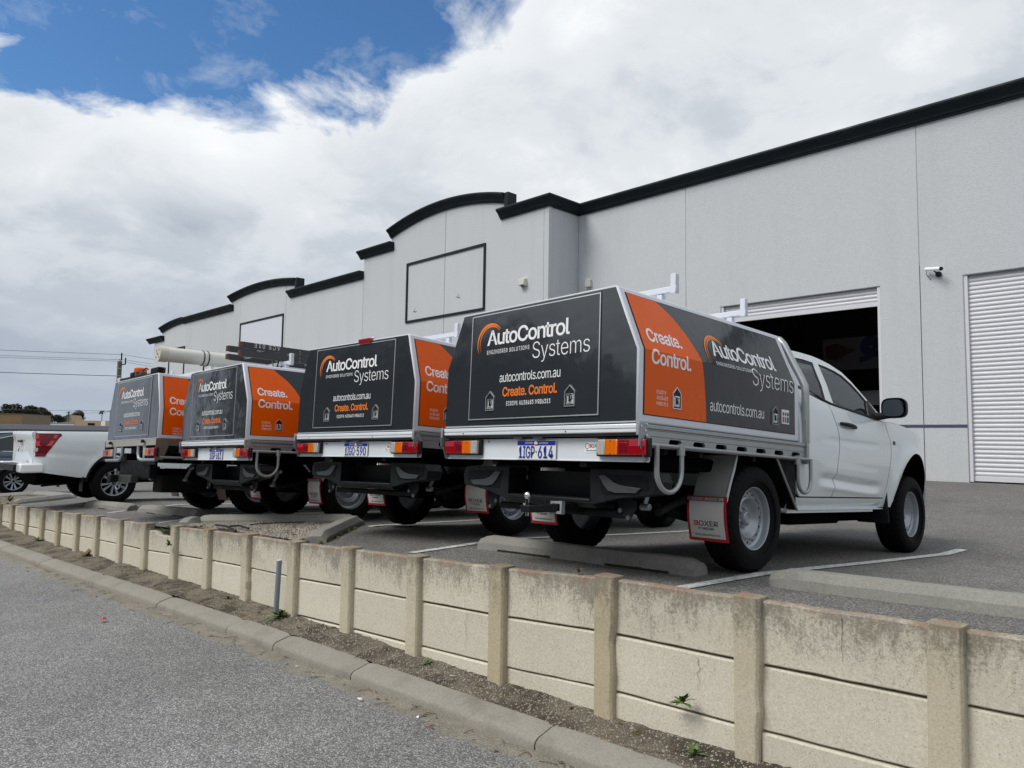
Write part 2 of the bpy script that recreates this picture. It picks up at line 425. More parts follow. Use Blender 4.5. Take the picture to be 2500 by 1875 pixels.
def alloy_rim_mb(nsp=5, double=True, R0=.235):
    b = MB()
    b.lathe([(R0-.03, -.10), (R0-.02, .05), (R0-.012, .085), (R0, .095), (R0+.008, .09), (R0-.002, .07), (R0-.002, -.10)], 56)
    b.lathe([(0, .055), (.035, .055), (.045, .05), (.05, .03)], 24)
    N = nsp*2
    for k in range(N):
        a = 2*PI*k/N+(.13 if double and k % 2 else 0)
        u = Vector((0, math.cos(a), math.sin(a))); t = Vector((0, -math.sin(a), math.cos(a))); X = Vector((1, 0, 0))
        r0, r1, w0, w1 = .04, R0-.012, .011, .028
        p = []
        for r_, w_, xx in ((r0, w0, .05), (r1, w1, .078)):
            p += [u*r_-t*w_+X*(xx-.03), u*r_+t*w_+X*(xx-.03), u*r_+t*w_*.8+X*xx, u*r_-t*w_*.8+X*xx]
        b.add(p, [(0, 3, 2, 1), (4, 5, 6, 7), (0, 1, 5, 4), (1, 2, 6, 5), (2, 3, 7, 6), (3, 0, 4, 7)])
    return b
def wheel(root, x, y, side, z=.383, kind='steel', r=.383):
    sc_ = (side, 1, 1)
    if kind == 'steel':
        o = cpart('rim', 'wheel', steel_rim_mb, RIM, root, loc=(x, y, z)); h = cpart('hub', 'hub_cap', hub_mb, RIM, o, bevel=.002)
        t = cpart('tyre%s' % r, 'tyre', lambda: tyre_mb(r), TYRE, o)
    else:
        o = cpart('alloy', 'wheel', alloy_rim_mb, RIM, root, loc=(x, y, z))
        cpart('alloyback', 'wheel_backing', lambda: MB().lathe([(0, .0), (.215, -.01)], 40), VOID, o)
        cpart('hubdark', 'hub_cap', lambda: MB().lathe([(0, .062), (.03, .062), (.034, .05)], 20), BLACK, o)
        t = cpart('tyrea%s' % r, 'tyre', lambda: tyre_mb(r, .25, .235), TYRE, o)
    o.scale = sc_
    return o

# body side shape of the work ute cab: half width at (y, z)
WZ = [(.40, .845), (.45, .862), (.53, .885), (.60, .900), (.70, .915), (.85, .926), (1.0, .930), (1.12, .926), (1.2, .918), (1.28, .905), (1.345, .885), (1.44, .855), (1.5, .83)]
AX, AZ, AA, AB = 3.125, .405, .50, .56
def body_x(y, z):
    x = sitp(z, WZ)
    if y > 3.05: x -= .30*max(0, (y-3.05)/.93)**3.3
    rr = math.hypot((y-AX)/AA, (z-AZ)/AB)
    x += .026*math.exp(-((rr-1.0)/.16)**2)*(1 if y > 2.3 else 0)
    win = sstep(.95, 1.25, y)*(1-sstep(2.15, 2.42, y))
    zt = lerp(.735, .685, sstep(1.0, 2.3, y)); zb = lerp(.625, .575, sstep(1.0, 2.3, y))-.02
    if win > 0: x += win*sitp(z, [(zb-.05, 0), (zb-.01, .004), (zb+.012, .012), (zb+.03, .010), (zt-.045, -.022), (zt-.028, -.024), (zt+.012, .002), (zt+.04, .003), (zt+.12, 0)]) if zb-.05 < z < zt+.12 else 0
    x -= .006*win*math.exp(-((z-1.02)/.03)**2)
    return x
def belt(y):
    return sitp(y, [(.6, 1.475), (.85, 1.438), (1.276, 1.345), (1.6, 1.318), (2.04, 1.290), (2.29, 1.270), (2.55, 1.272), (2.9, 1.262), (3.2, 1.225), (3.5, 1.160), (3.7, 1.06), (3.82, .97), (3.9, .90)])
def side_patch(b, yl, yr, zb, zt, nu, nv, side, X=body_x, fold=.018, us=None):
    us = us or [i/nu for i in range(nu+1)]; nu = len(us)-1
    def pt(i, j, ins):
        u, v = us[i], j/nv
        z = lerp(zb(lerp(yl(0), yr(0), u)) if callable(zb) else zb, 0, 0)
        y0 = lerp(yl(.5), yr(.5), u); z0 = zb(y0) if callable(zb) else zb; z1 = zt(y0) if callable(zt) else zt
        z = lerp(z0, z1, v); y = lerp(yl(z), yr(z), u)
        return (side*(X(y, z)-ins), y, z)
    vs = []; N = nu+3; Mv = nv+3
    for i in range(-1, nu+2):
        for j in range(-1, nv+2):
            ii = min(max(i, 0), nu); jj = min(max(j, 0), nv)
            vs.append(pt(ii, jj, fold if (i != ii or j != jj) else 0))
    fs = []
    for i in range(N-1):
        for j in range(Mv-1):
            f = (i*Mv+j, (i+1)*Mv+j, (i+1)*Mv+j+1, i*Mv+j+1)
            fs.append(f if side > 0 else f[::-1])
    b.add(vs, fs); return b
def gx(z): return .905-.383*(z-1.28)
ROOFL = [(.70, 1.752), (.85, 1.765), (1.10, 1.774), (1.34, 1.775), (1.50, 1.763), (1.66, 1.742), (1.87, 1.690), (2.0, 1.615), (2.09, 1.548), (2.22, 1.455), (2.356, 1.360), (2.52, 1.272)]
FDL = [(.53, 1.308), (.60, 1.325), (.74, 1.350), (.9, 1.385), (1.03, 1.402), (1.15, 1.36), (1.31, 1.282), (1.35, 1.270)]
FDR = [(.53, 2.435), (.575, 2.452), (.8, 2.52), (.978, 2.563), (1.10, 2.545), (1.16, 2.505), (1.30, 2.46)]
def cab_parts(root):
    for sd_ in (1, -1):
        k = 'r' if sd_ > 0 else 'l'
        fr = lambda z: sitp(z, FDL); fe = lambda z: sitp(z, FDR)
        d = cpart('fdoor'+k, 'front_door', lambda: side_patch(MB(), lambda z: fr(z)+.006, lambda z: fe(z)-.006, lambda y: .545, lambda y: belt(y)-.006, 40, 66, sd_), WHITE, root, smooth=50)
        rd = cpart('rdoor'+k, 'rear_door', lambda: side_patch(MB(), lambda z: .66 if z > .62 else .66+.10*(1-(z-.53)/.09)**2, lambda z: fr(z)-.006, lambda y: .545, lambda y: belt(y)-.006, 20, 66, sd_), WHITE, root, smooth=50)
        def fz(y):
            t = (y-AX)/AA
            if abs(t) < 1: return AZ+.03+AB*math.sqrt(1-t*t)
            return .455 if y < AX else .44
        us = sorted(set([i/46 for i in range(47)]+[(AX-2.47+s_*AA*(1-e))/(3.90-2.47) for s_ in (1, -1) for e in (-.001, .001, .004, .012, .03, .06)]))
        cpart('fender'+k, 'front_fender', lambda: side_patch(MB(), lambda z: fe(z)+.006, lambda z: 3.90, fz, lambda y: belt(y)-.004, 0, 22, sd_, us=us), WHITE, root, smooth=50)
        # arch lip turned inwards
        def gaps():
            b = MB()
            def rib(pts, w_, horiz=False):
                vs = []
                for y, z in pts:
                    for s_ in (-1, 1):
                        yy, zz_ = (y, z+s_*w_) if horiz else (y+s_*w_, z); vs.append((sd_*(body_x(y, z)-.0035), yy, zz_))
                fs = [(2*i, 2*i+1, 2*i+3, 2*i+2) for i in range(len(pts)-1)]; b.add(vs, fs)
            zs = [.535+.02*i for i in range(38)]
            rib([(fr(z), z) for z in zs if z < belt(fr(z))], .008); rib([(fe(z), z) for z in zs if z < 1.26], .008)
            rib([(.70+.05*i, .5415) for i in range(36)], .006, True)
            return b
        cpart('gaps'+k, 'door_gap_shade', gaps, VOID, root, smooth=0)  # black ribbons just under the skin paint the shade inside the door gaps
        def lip():
            b = MB(); n = 40
            for ring in range(1):
                vs = []
                for i in range(n+1):
                    a = PI*i/n; y = AX-AA*math.cos(a); z = AZ+.03*(1 if 0 < i < n else 0)+AB*math.sin(a)
                    x = body_x(y, z)
                    vs += [(sd_*x, y, z), (sd_*(x-.05), y, z), (sd_*(x-.34), y, z)]
                fs = []
                for i in range(n):
                    for j in range(2):
                        f = (i*3+j, i*3+3+j, i*3+4+j, i*3+1+j); fs.append(f[::-1] if sd_ > 0 else f)
                b.add(vs, fs)
            return b
        cpart('archliner'+k, 'wheel_arch_liner', lip, VOID, root)
        def sill():
            b = MB()
            def fn(u, v):
                y = lerp(.56, 2.66, u); z = lerp(.44, .538, v); return (sd_*(body_x(y, z)-.004-.02*(1-v)**2), y, z)
            b.grid(30, 6, fn, sd_ < 0)
            b.box(min(sd_*.70, sd_*.845), max(sd_*.70, sd_*.845), .60, 2.30, .412, .438)
            b.box(min(sd_*.60, sd_*.862), max(sd_*.60, sd_*.862), .56, 2.62, .435, .445)
            return b
        cpart('sill'+k, 'sill', sill, WHITE, root)
        # greenhouse frame with two window holes
        outer = [(.68, 1.470), (.85, 1.438), (1.05, 1.388), (1.276, 1.345), (1.6, 1.318), (2.04, 1.290), (2.29, 1.270), (2.52, 1.262)]+[(y, z) for y, z in ROOFL[::-1]]
        h1 = [(.875, 1.415), (1.262, 1.352), (1.29, 1.50), (1.302, 1.706), (1.12, 1.712), (.925, 1.704), (.875, 1.64), (.842, 1.54), (.845, 1.45)]
        h2 = [(1.385, 1.332), (1.6, 1.322), (2.04, 1.294), (2.30, 1.276), (2.335, 1.300), (2.20, 1.435), (2.09, 1.515), (1.99, 1.583), (1.84, 1.655), (1.70, 1.684), (1.55, 1.700), (1.40, 1.708), (1.392, 1.52)]
        fm = lambda u, v, t: (sd_*(gx(v)+.012*math.sin(PI*min(1, max(0, (v-1.28)/.5)))-t), u, v)
        def gh():
            b = holed([outer, h1, h2], fm, t=.022)
            if sd_ < 0: b.f = [f[::-1] for f in b.f]
            return b
        cpart('gh'+k, 'window_frame', gh, WHITE, root)
        def inset(pl, d):
            cy = sum(p[0] for p in pl)/len(pl); cz = sum(p[1] for p in pl)/len(pl); o = []
            n = len(pl)
            for i in range(n):
                a, p, c = Vector(pl[i-1]), Vector(pl[i]), Vector(pl[(i+1) % n])
                e1 = (p-a).normalized(); e2 = (c-p).normalized(); nn = Vector((-(e1.y+e2.y), e1.x+e2.x))
                nn.normalize(); q = p+nn*d
                if (Vector((cy, cz))-p).dot(nn) < 0: q = p-nn*d
                o.append((q.x, q.y))
            return o
        for par, hh, dseal, nm in ((rd, h1, .034, 'q'), (d, h2, .016, 'f')):
            def seal(hh=hh, ds=dseal):
                b = holed([hh, inset(hh, ds)], lambda u, v, t: fm(u, v, t+.007), t=.006)
                if sd_ < 0: b.f = [f[::-1] for f in b.f]
                return b
            cpart('seal'+nm+k, 'window_seal', seal, BLACKP, par)
            def gl(hh=hh):
                b = MB(); p2 = inset(hh, .004); b = holed([p2], lambda u, v, t: fm(u, v, t+.011))
                if sd_ < 0: b.f = [f[::-1] for f in b.f]
                return b
            cpart('glass'+nm+k, 'window_glass', gl, GLASS, par)
        def sail():
            b = holed([[(2.10, 1.283), (2.33, 1.268), (2.375, 1.300), (2.21, 1.452), (2.175, 1.44)]], lambda u, v, t: fm(u, v, t-.004), t=.012)
            if sd_ < 0: b.f = [f[::-1] for f in b.f]
            return b
        cpart('sail'+k, 'mirror_base', sail, BLACKP, d)
        def beltm():
            b = MB(); P_ = [(sd_*(gx(belt(y))+.006), y, belt(y)+.003) for y in [.86+.06*i for i in range(25)]]
            b.tube(P_, .009, 6); return b
        cpart('beltm'+k, 'belt_moulding', beltm, BLACKP, d)
        def handle():
            b = MB(); y0, y1, z0 = 1.425, 1.735, 1.175
            pts = [(sd_*(body_x(lerp(y0, y1, t), z0)+.012+.022*math.sin(PI*t)), lerp(y0, y1, t), z0-.016*t) for t in [i/10 for i in range(11)]]
            b.tube(pts, [.014+.006*math.sin(PI*i/10) for i in range(11)], 8); return b
        cpart('hand'+k, 'door_handle', handle, BLACKP, d, smooth=60)
        def cup():
            b = MB(); vs = [(sd_*(body_x(1.55, 1.15)+.0015), 1.55+.065*math.cos(t), 1.15+.05*math.sin(t)) for t in [2*PI*i/20 for i in range(20)]]
            b.add(vs, [tuple(range(20)) if sd_ > 0 else tuple(range(20))[::-1]]); return b
        cpart('ind'+k, 'side_indicator', lambda: MB().box(min(sd_*.915, sd_*.932), max(sd_*.915, sd_*.932), 2.615, 2.675, 1.052, 1.092), GREYP, root, bevel=.006)
        # mirror
        def mir():
            b = MB()
            def fn(u, v):
                a = 2*PI*u; ca, sa = math.cos(a), math.sin(a); e = .62
                X = math.copysign(abs(ca)**e, ca)*.110; Z = math.copysign(abs(sa)**e, sa)*.094
                prof = [(0, 1.0), (.02, 1.04), (.07, .98), (.12, .80), (.15, .45), (.155, 0)]
                q = v*(len(prof)-1); i_ = min(int(q), len(prof)-2); f_ = q-i_
                y = lerp(prof[i_][0], prof[i_+1][0], f_); s_ = lerp(prof[i_][1], prof[i_+1][1], f_)
                return (sd_*(1.045+X*s_), 2.315+y, 1.385+Z*s_)
            b.grid(28, 10, fn, sd_ > 0)
            b.tube([(sd_*.86, 2.27, 1.30), (sd_*.93, 2.33, 1.31), (sd_*.99, 2.37, 1.33)], [.045, .035, .04], 10)
            return b
        mo = cpart('mir'+k, 'side_mirror', mir, BLACKP, root, smooth=50)
        def mg():
            b = MB(); n = 28; vs = []
            for i in range(n):
                a = 2*PI*i/n; ca, sa = math.cos(a), math.sin(a)
                vs.append((sd_*(1.043+math.copysign(abs(ca)**.6, ca)*.093), 2.318, 1.385+math.copysign(abs(sa)**.6, sa)*.079))
            b.add(vs, [tuple(range(n)) if sd_ < 0 else tuple(range(n))[::-1]]); return b
        cpart('mirg'+k, 'mirror_glass', mg, MIRROR, mo, smooth=0).location.y = -.006
        cpart('mf'+k, 'front_mud_flap', lambda: MB().prism([(min(sd_*.62, sd_*.915), .30), (max(sd_*.62, sd_*.915), .30), (max(sd_*.60, sd_*.90), .62), (min(sd_*.60, sd_*.90), .62)], 'y', 2.50, 2.52), BLACKP, root, bevel=.008)
    # roof, screens, bonnet, nose
    def roof():
        b = MB()
        def fn(u, v):
            y = lerp(.70, 1.90, u); z = sitp(y, ROOFL); s_ = 2*v-1; X = gx(z)-.004
            return (s_*X, y+.10*(1-s_*s_)*sstep(.6, 1, u), z+.05*(1-abs(s_)**2.6))
        b.grid(26, 22, fn); return b
    cpart('roof', 'roof', roof, WHITE, root, smooth=60)
    def screen():
        b = MB()
        def fn(u, v):
            y = lerp(1.90, 2.52, u); z = sitp(y, ROOFL); s_ = 2*v-1; X = gx(z)-.03
            return (s_*X, y+.10*(1-s_*s_)+.06*(1-s_*s_)*u, z+.05*(1-abs(s_)**2.6)*(1-u*.5)+.002)
        b.grid(14, 18, fn); return b
    cpart('screen', 'windscreen', screen, GLASS, root, smooth=60)
    def bonnet():
        b = MB()
        def fn(u, v):
            y = lerp(2.50, 3.86, u); s_ = 2*v-1; zz_ = belt(min(y, 3.88)); X = body_x(min(y, 3.88), zz_)-.008
            return (s_*X, y+.12*(1-s_*s_)*sstep(.5, 1, u), zz_+.055*(1-abs(s_)**3)+.002)
        b.grid(30, 24, fn); return b
    cpart('bonnet', 'bonnet', bonnet, WHITE, root, smooth=60)
    def nose(z0, z1, push=0):
        def f():
            b = MB()
            def fn(u, v):
                s_ = 2*u-1; x = s_*.80; return (x, 4.00+push-.13*abs(s_)**3-.06*abs(v-.5), lerp(z0, z1, v))
            b.grid(20, 8, fn, True)
            b.box(-.78, .78, 3.80, 3.86, z0, z1); return b
        return f
    cpart('fbump', 'front_bumper', nose(.46, .70, .02), WHITE, root, smooth=60)
    cpart('grille', 'grille', nose(.70, .93, -.03), BLACKP, root, smooth=60)
    for s_ in (-1, 1):
        cpart('hl%d' % s_, 'headlight', lambda: MB().hexa([(s_*.50, 3.95, .80), (s_*.80, 3.82, .82), (s_*.80, 3.74, .82), (s_*.50, 3.80, .80), (s_*.50, 3.92, .93), (s_*.79, 3.80, .95), (s_*.79, 3.72, .95), (s_*.50, 3.80, .93)]), CLEARL, root, bevel=.01)
    def back():
        b = holed([[(-.86, .50), (.86, .50), (.85, 1.30), (.78, 1.62), (.70, 1.75), (.4, 1.79), (-.4, 1.79), (-.70, 1.75), (-.78, 1.62), (-.85, 1.30)], [(-.62, 1.38), (-.60, 1.68), (.60, 1.68), (.62, 1.38)]], lambda u, v, t: (u, .69+t, v), t=.02)
        return b
    cb = cpart('cabback', 'cab_back_panel', back, WHITE, root, bevel=0)
    cpart('backwin', 'rear_window', lambda: MB().box(-.63, .63, .70, .706, 1.37, 1.69), GLASSD, cb)
    def interior():
        b = MB(); b.box(-.84, .84, .72, 2.5, .46, .60)
        for x in (-.38, .38):
            b.box(x-.24, x+.24, 1.25, 1.80, .60, .90); b.hexa([(x-.24, 1.15, .88), (x+.24, 1.15, .88), (x+.24, 1.32, .88), (x-.24, 1.32, .88), (x-.20, 1.05, 1.42), (x+.20, 1.05, 1.42), (x+.20, 1.15, 1.42), (x-.20, 1.15, 1.42)])
            b.box(x-.12, x+.12, 1.05, 1.13, 1.44, 1.60)
        b.box(-.83, .83, 2.15, 2.55, .60, 1.22); return b
    cpart('interior', 'seats_and_dashboard', interior, GREYP, root, bevel=.02)
    def wheelst():
        b = MB(); c = Vector((.38, 2.05, 1.12)); n = 24; b.tube([c+Vector((math.cos(2*PI*i/n)*.18, math.sin(2*PI*i/n)*.05, math.sin(2*PI*i/n)*.18)) for i in range(n+1)], .013, 6, False); return b
    cpart('steer', 'steering_wheel', wheelst, BLACKP, root)
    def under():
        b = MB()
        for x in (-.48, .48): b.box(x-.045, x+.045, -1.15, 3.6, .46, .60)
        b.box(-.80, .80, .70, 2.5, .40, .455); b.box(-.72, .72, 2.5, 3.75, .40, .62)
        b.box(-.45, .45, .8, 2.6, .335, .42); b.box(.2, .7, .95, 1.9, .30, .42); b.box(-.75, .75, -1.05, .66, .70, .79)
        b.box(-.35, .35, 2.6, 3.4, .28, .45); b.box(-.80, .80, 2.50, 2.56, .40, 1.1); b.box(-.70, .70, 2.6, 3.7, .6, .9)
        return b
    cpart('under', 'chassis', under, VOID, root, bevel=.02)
    def axle():
        b = MB(); b.tube([(-.75, 0, .385), (.75, 0, .385)], .045, 12); b.lathe([(.0, -.13), (.07, -.12), (.13, -.05), (.14, 0), (.13, .05), (.07, .12), (0, .13)], 20); 
        vs = [(x, y, z+.385) for x, y, z in b.v[24:]]; b.v[24:] = vs
        return b
    def springs():
        b = MB()
        for x in (-.55, .55):
            pts = [(x, -.72+.09*i, .46-.12*math.sin(PI*i/16)*.9) for i in range(17)]
            for q in range(3): b.tube([(p[0], p[1], p[2]-.012*q) for p in pts[q:17-q]], .022, 4)
            b.tube([(x+.12*(1 if x > 0 else -1), -.25, .80), (x+.1*(1 if x > 0 else -1), -.08, .42)], .03, 10)
        return b
    cpart('axle', 'rear_axle', axle, BLACK, root, smooth=40); cpart('springs', 'leaf_springs', springs, BLACK, root, smooth=40); cpart('faxle', 'front_axle', lambda: MB().tube([(-.70, 3.125, .385), (.70, 3.125, .385)], .04, 12), BLACK, root)
    cpart('tank', 'exhaust', lambda: MB().tube([(.58, 1.4, .36), (.60, .6, .37), (.62, .2, .52), (.62, -.3, .54), (.64, -.7, .45), (.72, -.92, .42)], .026, 12), BLACK, root, smooth=50)
    for s_ in (-1, 1):
        def shk():
            b = MB()
            x = s_*.60
            b.prism([(-.86, .62), (-.82, .62), (-.90, .44), (-.94, .44)], 'x', x-.008, x+.008)
            for (yy, zz_) in ((-.84, .61), (-.92, .45)): b.tube([(x-.02, yy, zz_), (x+.05, yy, zz_)], .024, 10)
            return b
        cpart('shk%d' % s_, 'spring_shackle', shk, GALV, root, bevel=.003)

def fold_map(wb, zk, wt, zt, off=.003, side=1, x0=.0):
    L = math.hypot(wb-wt, zt-zk); sx, sz = -(wb-wt)/L, (zt-zk)/L; nx, nz = sz, -sx
    def f(u, s_, t=0):
        o = off-t
        if s_ >= 0: return (side*(wb+sx*s_+nx*o), u, zk+sz*s_+nz*o)
        return (side*(wb+o), u, zk+s_)
    return f, L
LATCHR = M('latch_recess_metal', (.50, .51, .51), .45, .2, var=.55, vs=60)
def latch(root, fm, u, v, sx=1., dark=True):
    """recessed paddle latch: pentagon plate, recess and handle, sub-parts of the canopy"""
    w2, h2 = .045, .062
    pen = [(u-w2, v-h2), (u+w2, v-h2), (u+w2, v+h2*.62), (u, v+h2*1.30), (u-w2, v+h2*.62)]
    inn = [(u-w2*.90, v-h2*.92), (u+w2*.90, v-h2*.92), (u+w2*.90, v+h2*.57), (u, v+h2*1.18), (u-w2*.90, v+h2*.57)]
    b = holed([pen, inn], lambda a, c, t: fm(a, c, t-.008), t=.010)
    if not dark: pass
    o = b.obj('latch_plate', TRIM if not dark else GALV, root, smooth=0)
    rc = [(u-w2*.66, v-h2*.66), (u+w2*.66, v-h2*.66), (u+w2*.66, v+h2*.35), (u-w2*.66, v+h2*.35)]
    b = holed([inn], lambda a, c, t: fm(a, c, t-.002)); b.obj('latch_recess', BLACKP, root, smooth=0)
    b = holed([[(u-w2*.74, v-h2*.76), (u+w2*.74, v-h2*.76), (u+w2*.74, v+h2*.30), (u-w2*.74, v+h2*.30)]], lambda a, c, t: fm(a, c, t-.003)); b.obj('latch_pan', LATCHR, root, smooth=0)
    b = MB()
    def slab(x0, x1, z0, z1, d):
        q = [fm(x0, z0, -.003), fm(x1, z0, -.003), fm(x1, z1, -.003), fm(x0, z1, -.003), fm(x0, z0, -d), fm(x1, z0, -d), fm(x1, z1, -d), fm(x0, z1, -d)]
        b.add(q, [(4, 5, 6, 7), (0, 1, 5, 4), (1, 2, 6, 5), (2, 3, 7, 6), (3, 0, 4, 7)])
    slab(u-w2*.60, u+w2*.60, v+h2*.20, v+h2*.34, .010); slab(u-w2*.66, u-w2*.52, v-h2*.6, v+h2*.2, .006)
    slab(u+w2*.30, u+w2*.52, v-h2*.30, v+h2*.1, .008); slab(u-w2*.55, u+w2*.5, v-h2*.68, v-h2*.58, .006)
    b.obj('latch_handle', CHROME, root, smooth=0, bevel=.0015)
    b = MB(); slab(u-w2*.14, u+w2*.06, v-h2*.5, v+h2*.15, .009); slab(u+w2*.1, u+w2*.25, v-h2*.45, v-h2*.2, .009); b.obj('latch_bolt', BLACKP, root, smooth=0)

def swoosh(b, cx_, cy_, r, fm, a0=38, a1=212):
    for rr, th, sh in ((r, .020, 0), (r*.86, .011, .006)):
        n = 26; vs = []; fs = []
        for i in range(n+1):
            t = i/n; a = R(lerp(a0, a1, t)); w_ = th*math.sin(PI*t**.8)**.9
            for q in (rr, rr-w_*r/.145): vs.append(fm(cx_+sh+q*math.cos(a)*.98, cy_+q*math.sin(a)))
        for i in range(n): fs.append((2*i, 2*i+1, 2*i+3, 2*i+2))
        b.add(vs, fs)

def canopy(root, bars=(-.70, .25), bz=0., wb=.93, zc=.972, zk=1.427, wt=.756, zt=1.843, yr=-1.44, yf=.645, full=True, brake=False):
    cs = [(-wb, zc), (wb, zc), (wb, zk), (wt, zt), (-wt, zt), (-wb, zk)]
    b = MB().prism(cs, 'y', yr, yf)
    c = b.obj('canopy', FRAME, root, bevel=.012)
    cx_, ci = (lambda x: x*(1-.016/wb)), .012
    rp = [(-wb+ci, zc+ci), (wb-ci, zc+ci), (wb-ci, zk-.002), (wt-.010, zt-ci), (-wt+.010, zt-ci), (-wb+ci, zk-.002)]
    MB().prism(rp, 'y', yr-.004, yr+.002).obj('rear_panel', PANEL, c, bevel=.0015)
    k = zt-1.843
    dz0, dz1 = 1.030, 1.806+k
    MB().prism([(-.628, dz0), (.628, dz0), (.628, dz1), (-.628, dz1)], 'y', yr-.011, yr-.002).obj('rear_door', PANEL, c, bevel=.002)
    b = holed([[(-.634, dz0-.006), (.634, dz0-.006), (.634, dz1+.006), (-.634, dz1+.006)], [(-.627, dz0+.001), (.627, dz0+.001), (.627, dz1-.001), (-.627, dz1-.001)]], lambda u, v, t: (u, yr-.0125+t, v), t=.008)
    b.obj('door_trim', TRIM, c, smooth=0)
    for x in (-.636, .636): MB().box(x-.002, x+.002, yr-.006, yr-.002, zc+.02, zt-.02).obj('panel_seam', BLACKP, c, smooth=0)
    fr = lambda u, v, t=0: (u, yr-.013+t, v)
    for a in (('AutoControl', -.452, .375, 1.574+k, .106, fr, .013, .92), ('Systems', .030, .553, 1.436+k, .116, fr, -.010, .95), ('ENGINEERED SOLUTIONS', -.450, -.004, 1.506+k, .029, fr, .006, 1.2),
              ('autocontrols.com.au', -.300, .300, 1.290, .066, fr, -.002, .93), ('EC8391 AU38483 MRB6313', -.219, .215, 1.118, .030, fr, .006, 1.15)):
        letter('white_lettering', a[0], LETTER, c, *a[1:])
    letter('orange_lettering', 'Create. Control.', LETTERO, c, -.264, .274, 1.186, .064, fr, .016, .95)
    b = MB(); swoosh(b, -.418, 1.592+k, .148, fr); b.obj('orange_swoosh', LETTERO, c, smooth=0)
    for x in (-.394, .392): latch(c, lambda a, v, t: (a, yr-.011+t, v), x, 1.150)
    for sd_ in (1, -1):
        fm, L = fold_map(wb, zk, wt, zt, .003, sd_)
        T_ = L-.046; Bm = -(zk-1.028); y0, y1 = yr+.058, yf-.078
        b = MB()
        for s0, s1 in ((Bm, -1e-4), (1e-4, T_)):
            q = [fm(y0, s0, .004), fm(y1, s0, .004), fm(y1, s1, .004), fm(y0, s1, .004), fm(y0, s0), fm(y1, s0), fm(y1, s1), fm(y0, s1)]
            fs = [(4, 5, 6, 7), (0, 1, 5, 4), (1, 2, 6, 5), (2, 3, 7, 6), (3, 0, 4, 7)]
            b.add(q, fs if sd_ > 0 else [f[::-1] for f in fs])
        b.obj('side_door', SIDEP, c, smooth=0)
        # thin dark gasket round the door, then the orange sheet
        fg, _ = fold_map(wb, zk, wt, zt, .0015, sd_)
        b = MB()
        for s0, s1, a0, a1 in ((Bm-.006, T_+.006, y0-.006, y0), (Bm-.006, T_+.006, y1, y1+.006), (T_, T_+.006, y0, y1), (Bm-.006, Bm, y0, y1)):
            for q0, q1 in (((s0, min(s1, 0)), ) if s1 <= 0 else ((s0, 0), (0, s1)) if s0 < 0 else ((s0, s1), )):
                f = [fg(a0, q0), fg(a1, q0), fg(a1, q1), fg(a0, q1)]; b.add(f, [(0, 1, 2, 3) if sd_ > 0 else (3, 2, 1, 0)])
        b.obj('door_gasket', BLACKP, c, smooth=0)
        fo, _ = fold_map(wb, zk, wt, zt, .0045, sd_)
        arc = [(Bm, -.697), (-.30, -.702), (-.20, -.712), (-.10, -.727), (0, -.747), (.05, -.760), (.10, -.782), (.16, -.812), (.22, -.852), (.30, -.920), (.36, -.995), (T_, -1.07)]
        b = MB(); rows = [Bm+.0+(T_-Bm)*i/24 for i in range(25)]+[0.]; rows = sorted(set(rows)); vs = []; fs = []
        for s_ in rows: vs += [fo(y0+.004, s_), fo(sitp(s_, arc), s_)]
        for i in range(len(rows)-1): f = (2*i, 2*i+1, 2*i+3, 2*i+2); fs.append(f if sd_ > 0 else f[::-1])
        b.add(vs, fs); b.obj('orange_panel', ORANGE, c, smooth=0)
        b = MB(); vs = []; fs = []; rr_ = [s_ for s_ in rows if s_ >= 0]
        for s_ in rr_: vs += [fo(sitp(s_, arc)+.0005, s_), fo(y1, s_)]
        if sd_ > 0:
            fx, _ = fold_map(wb, zk, wt, zt, .0056, 1)
            g = lambda u, v, t=0: fx(u, v)
            for a in (('Create.', -1.310, -.940, .068, .090, g, .015, .95), ('Control.', -1.312, -.880, -.078, .088, g, .015, .95, True), ('AutoControl', -.560, .335, .078, .122, g, .013, .92),
                      ('Systems', -.085, .545, -.082, .130, g, -.010, .95, True), ('ENGINEERED SOLUTIONS', -.560, -.078, .004, .028, g, .004, 1.2, True), ('autocontrols.com.au', -.652, .078, -.318, .078, g, -.002, .93),
                      ('EC8391', -1.256, -1.156, -.262, .022, g, .006, 1.25), ('AU38483', -1.256, -1.138, -.298, .022, g, .006, 1.25), ('MRB6313', -1.256, -1.136, -.334, .022, g, .006, 1.25)):
                letter('white_lettering', a[0], LETTER, c, *a[1:])
            b = MB(); swoosh(b, -.500, .090, .155, g); b.obj('orange_swoosh', LETTERO, c, smooth=0)
            lx = lambda a, v, t: (wb+.005-t, a, v)
            latch(c, lx, -1.045, 1.146, dark=False); latch(c, lx, .243, 1.140)
            MB().box(wb+.003, wb+.006, .352, .468, 1.096, 1.205).obj('safety_sticker', LETTER, c, smooth=0)
            for i, mt_ in enumerate((LETTERR, M('green_print', (.03, .25, .05), .5), LETTERD)):
                b = MB(); yy = .375+i*.036; b.box(wb+.005, wb+.0075, yy-.012, yy+.012, 1.106, 1.15)
                vs = [(wb+.0075, yy+.014*math.cos(2*PI*q/12), 1.172+.016*math.sin(2*PI*q/12)) for q in range(12)]; b.add(vs, [tuple(range(12))])
                b.obj('sticker_print', mt_, c, smooth=0)
    b = MB()
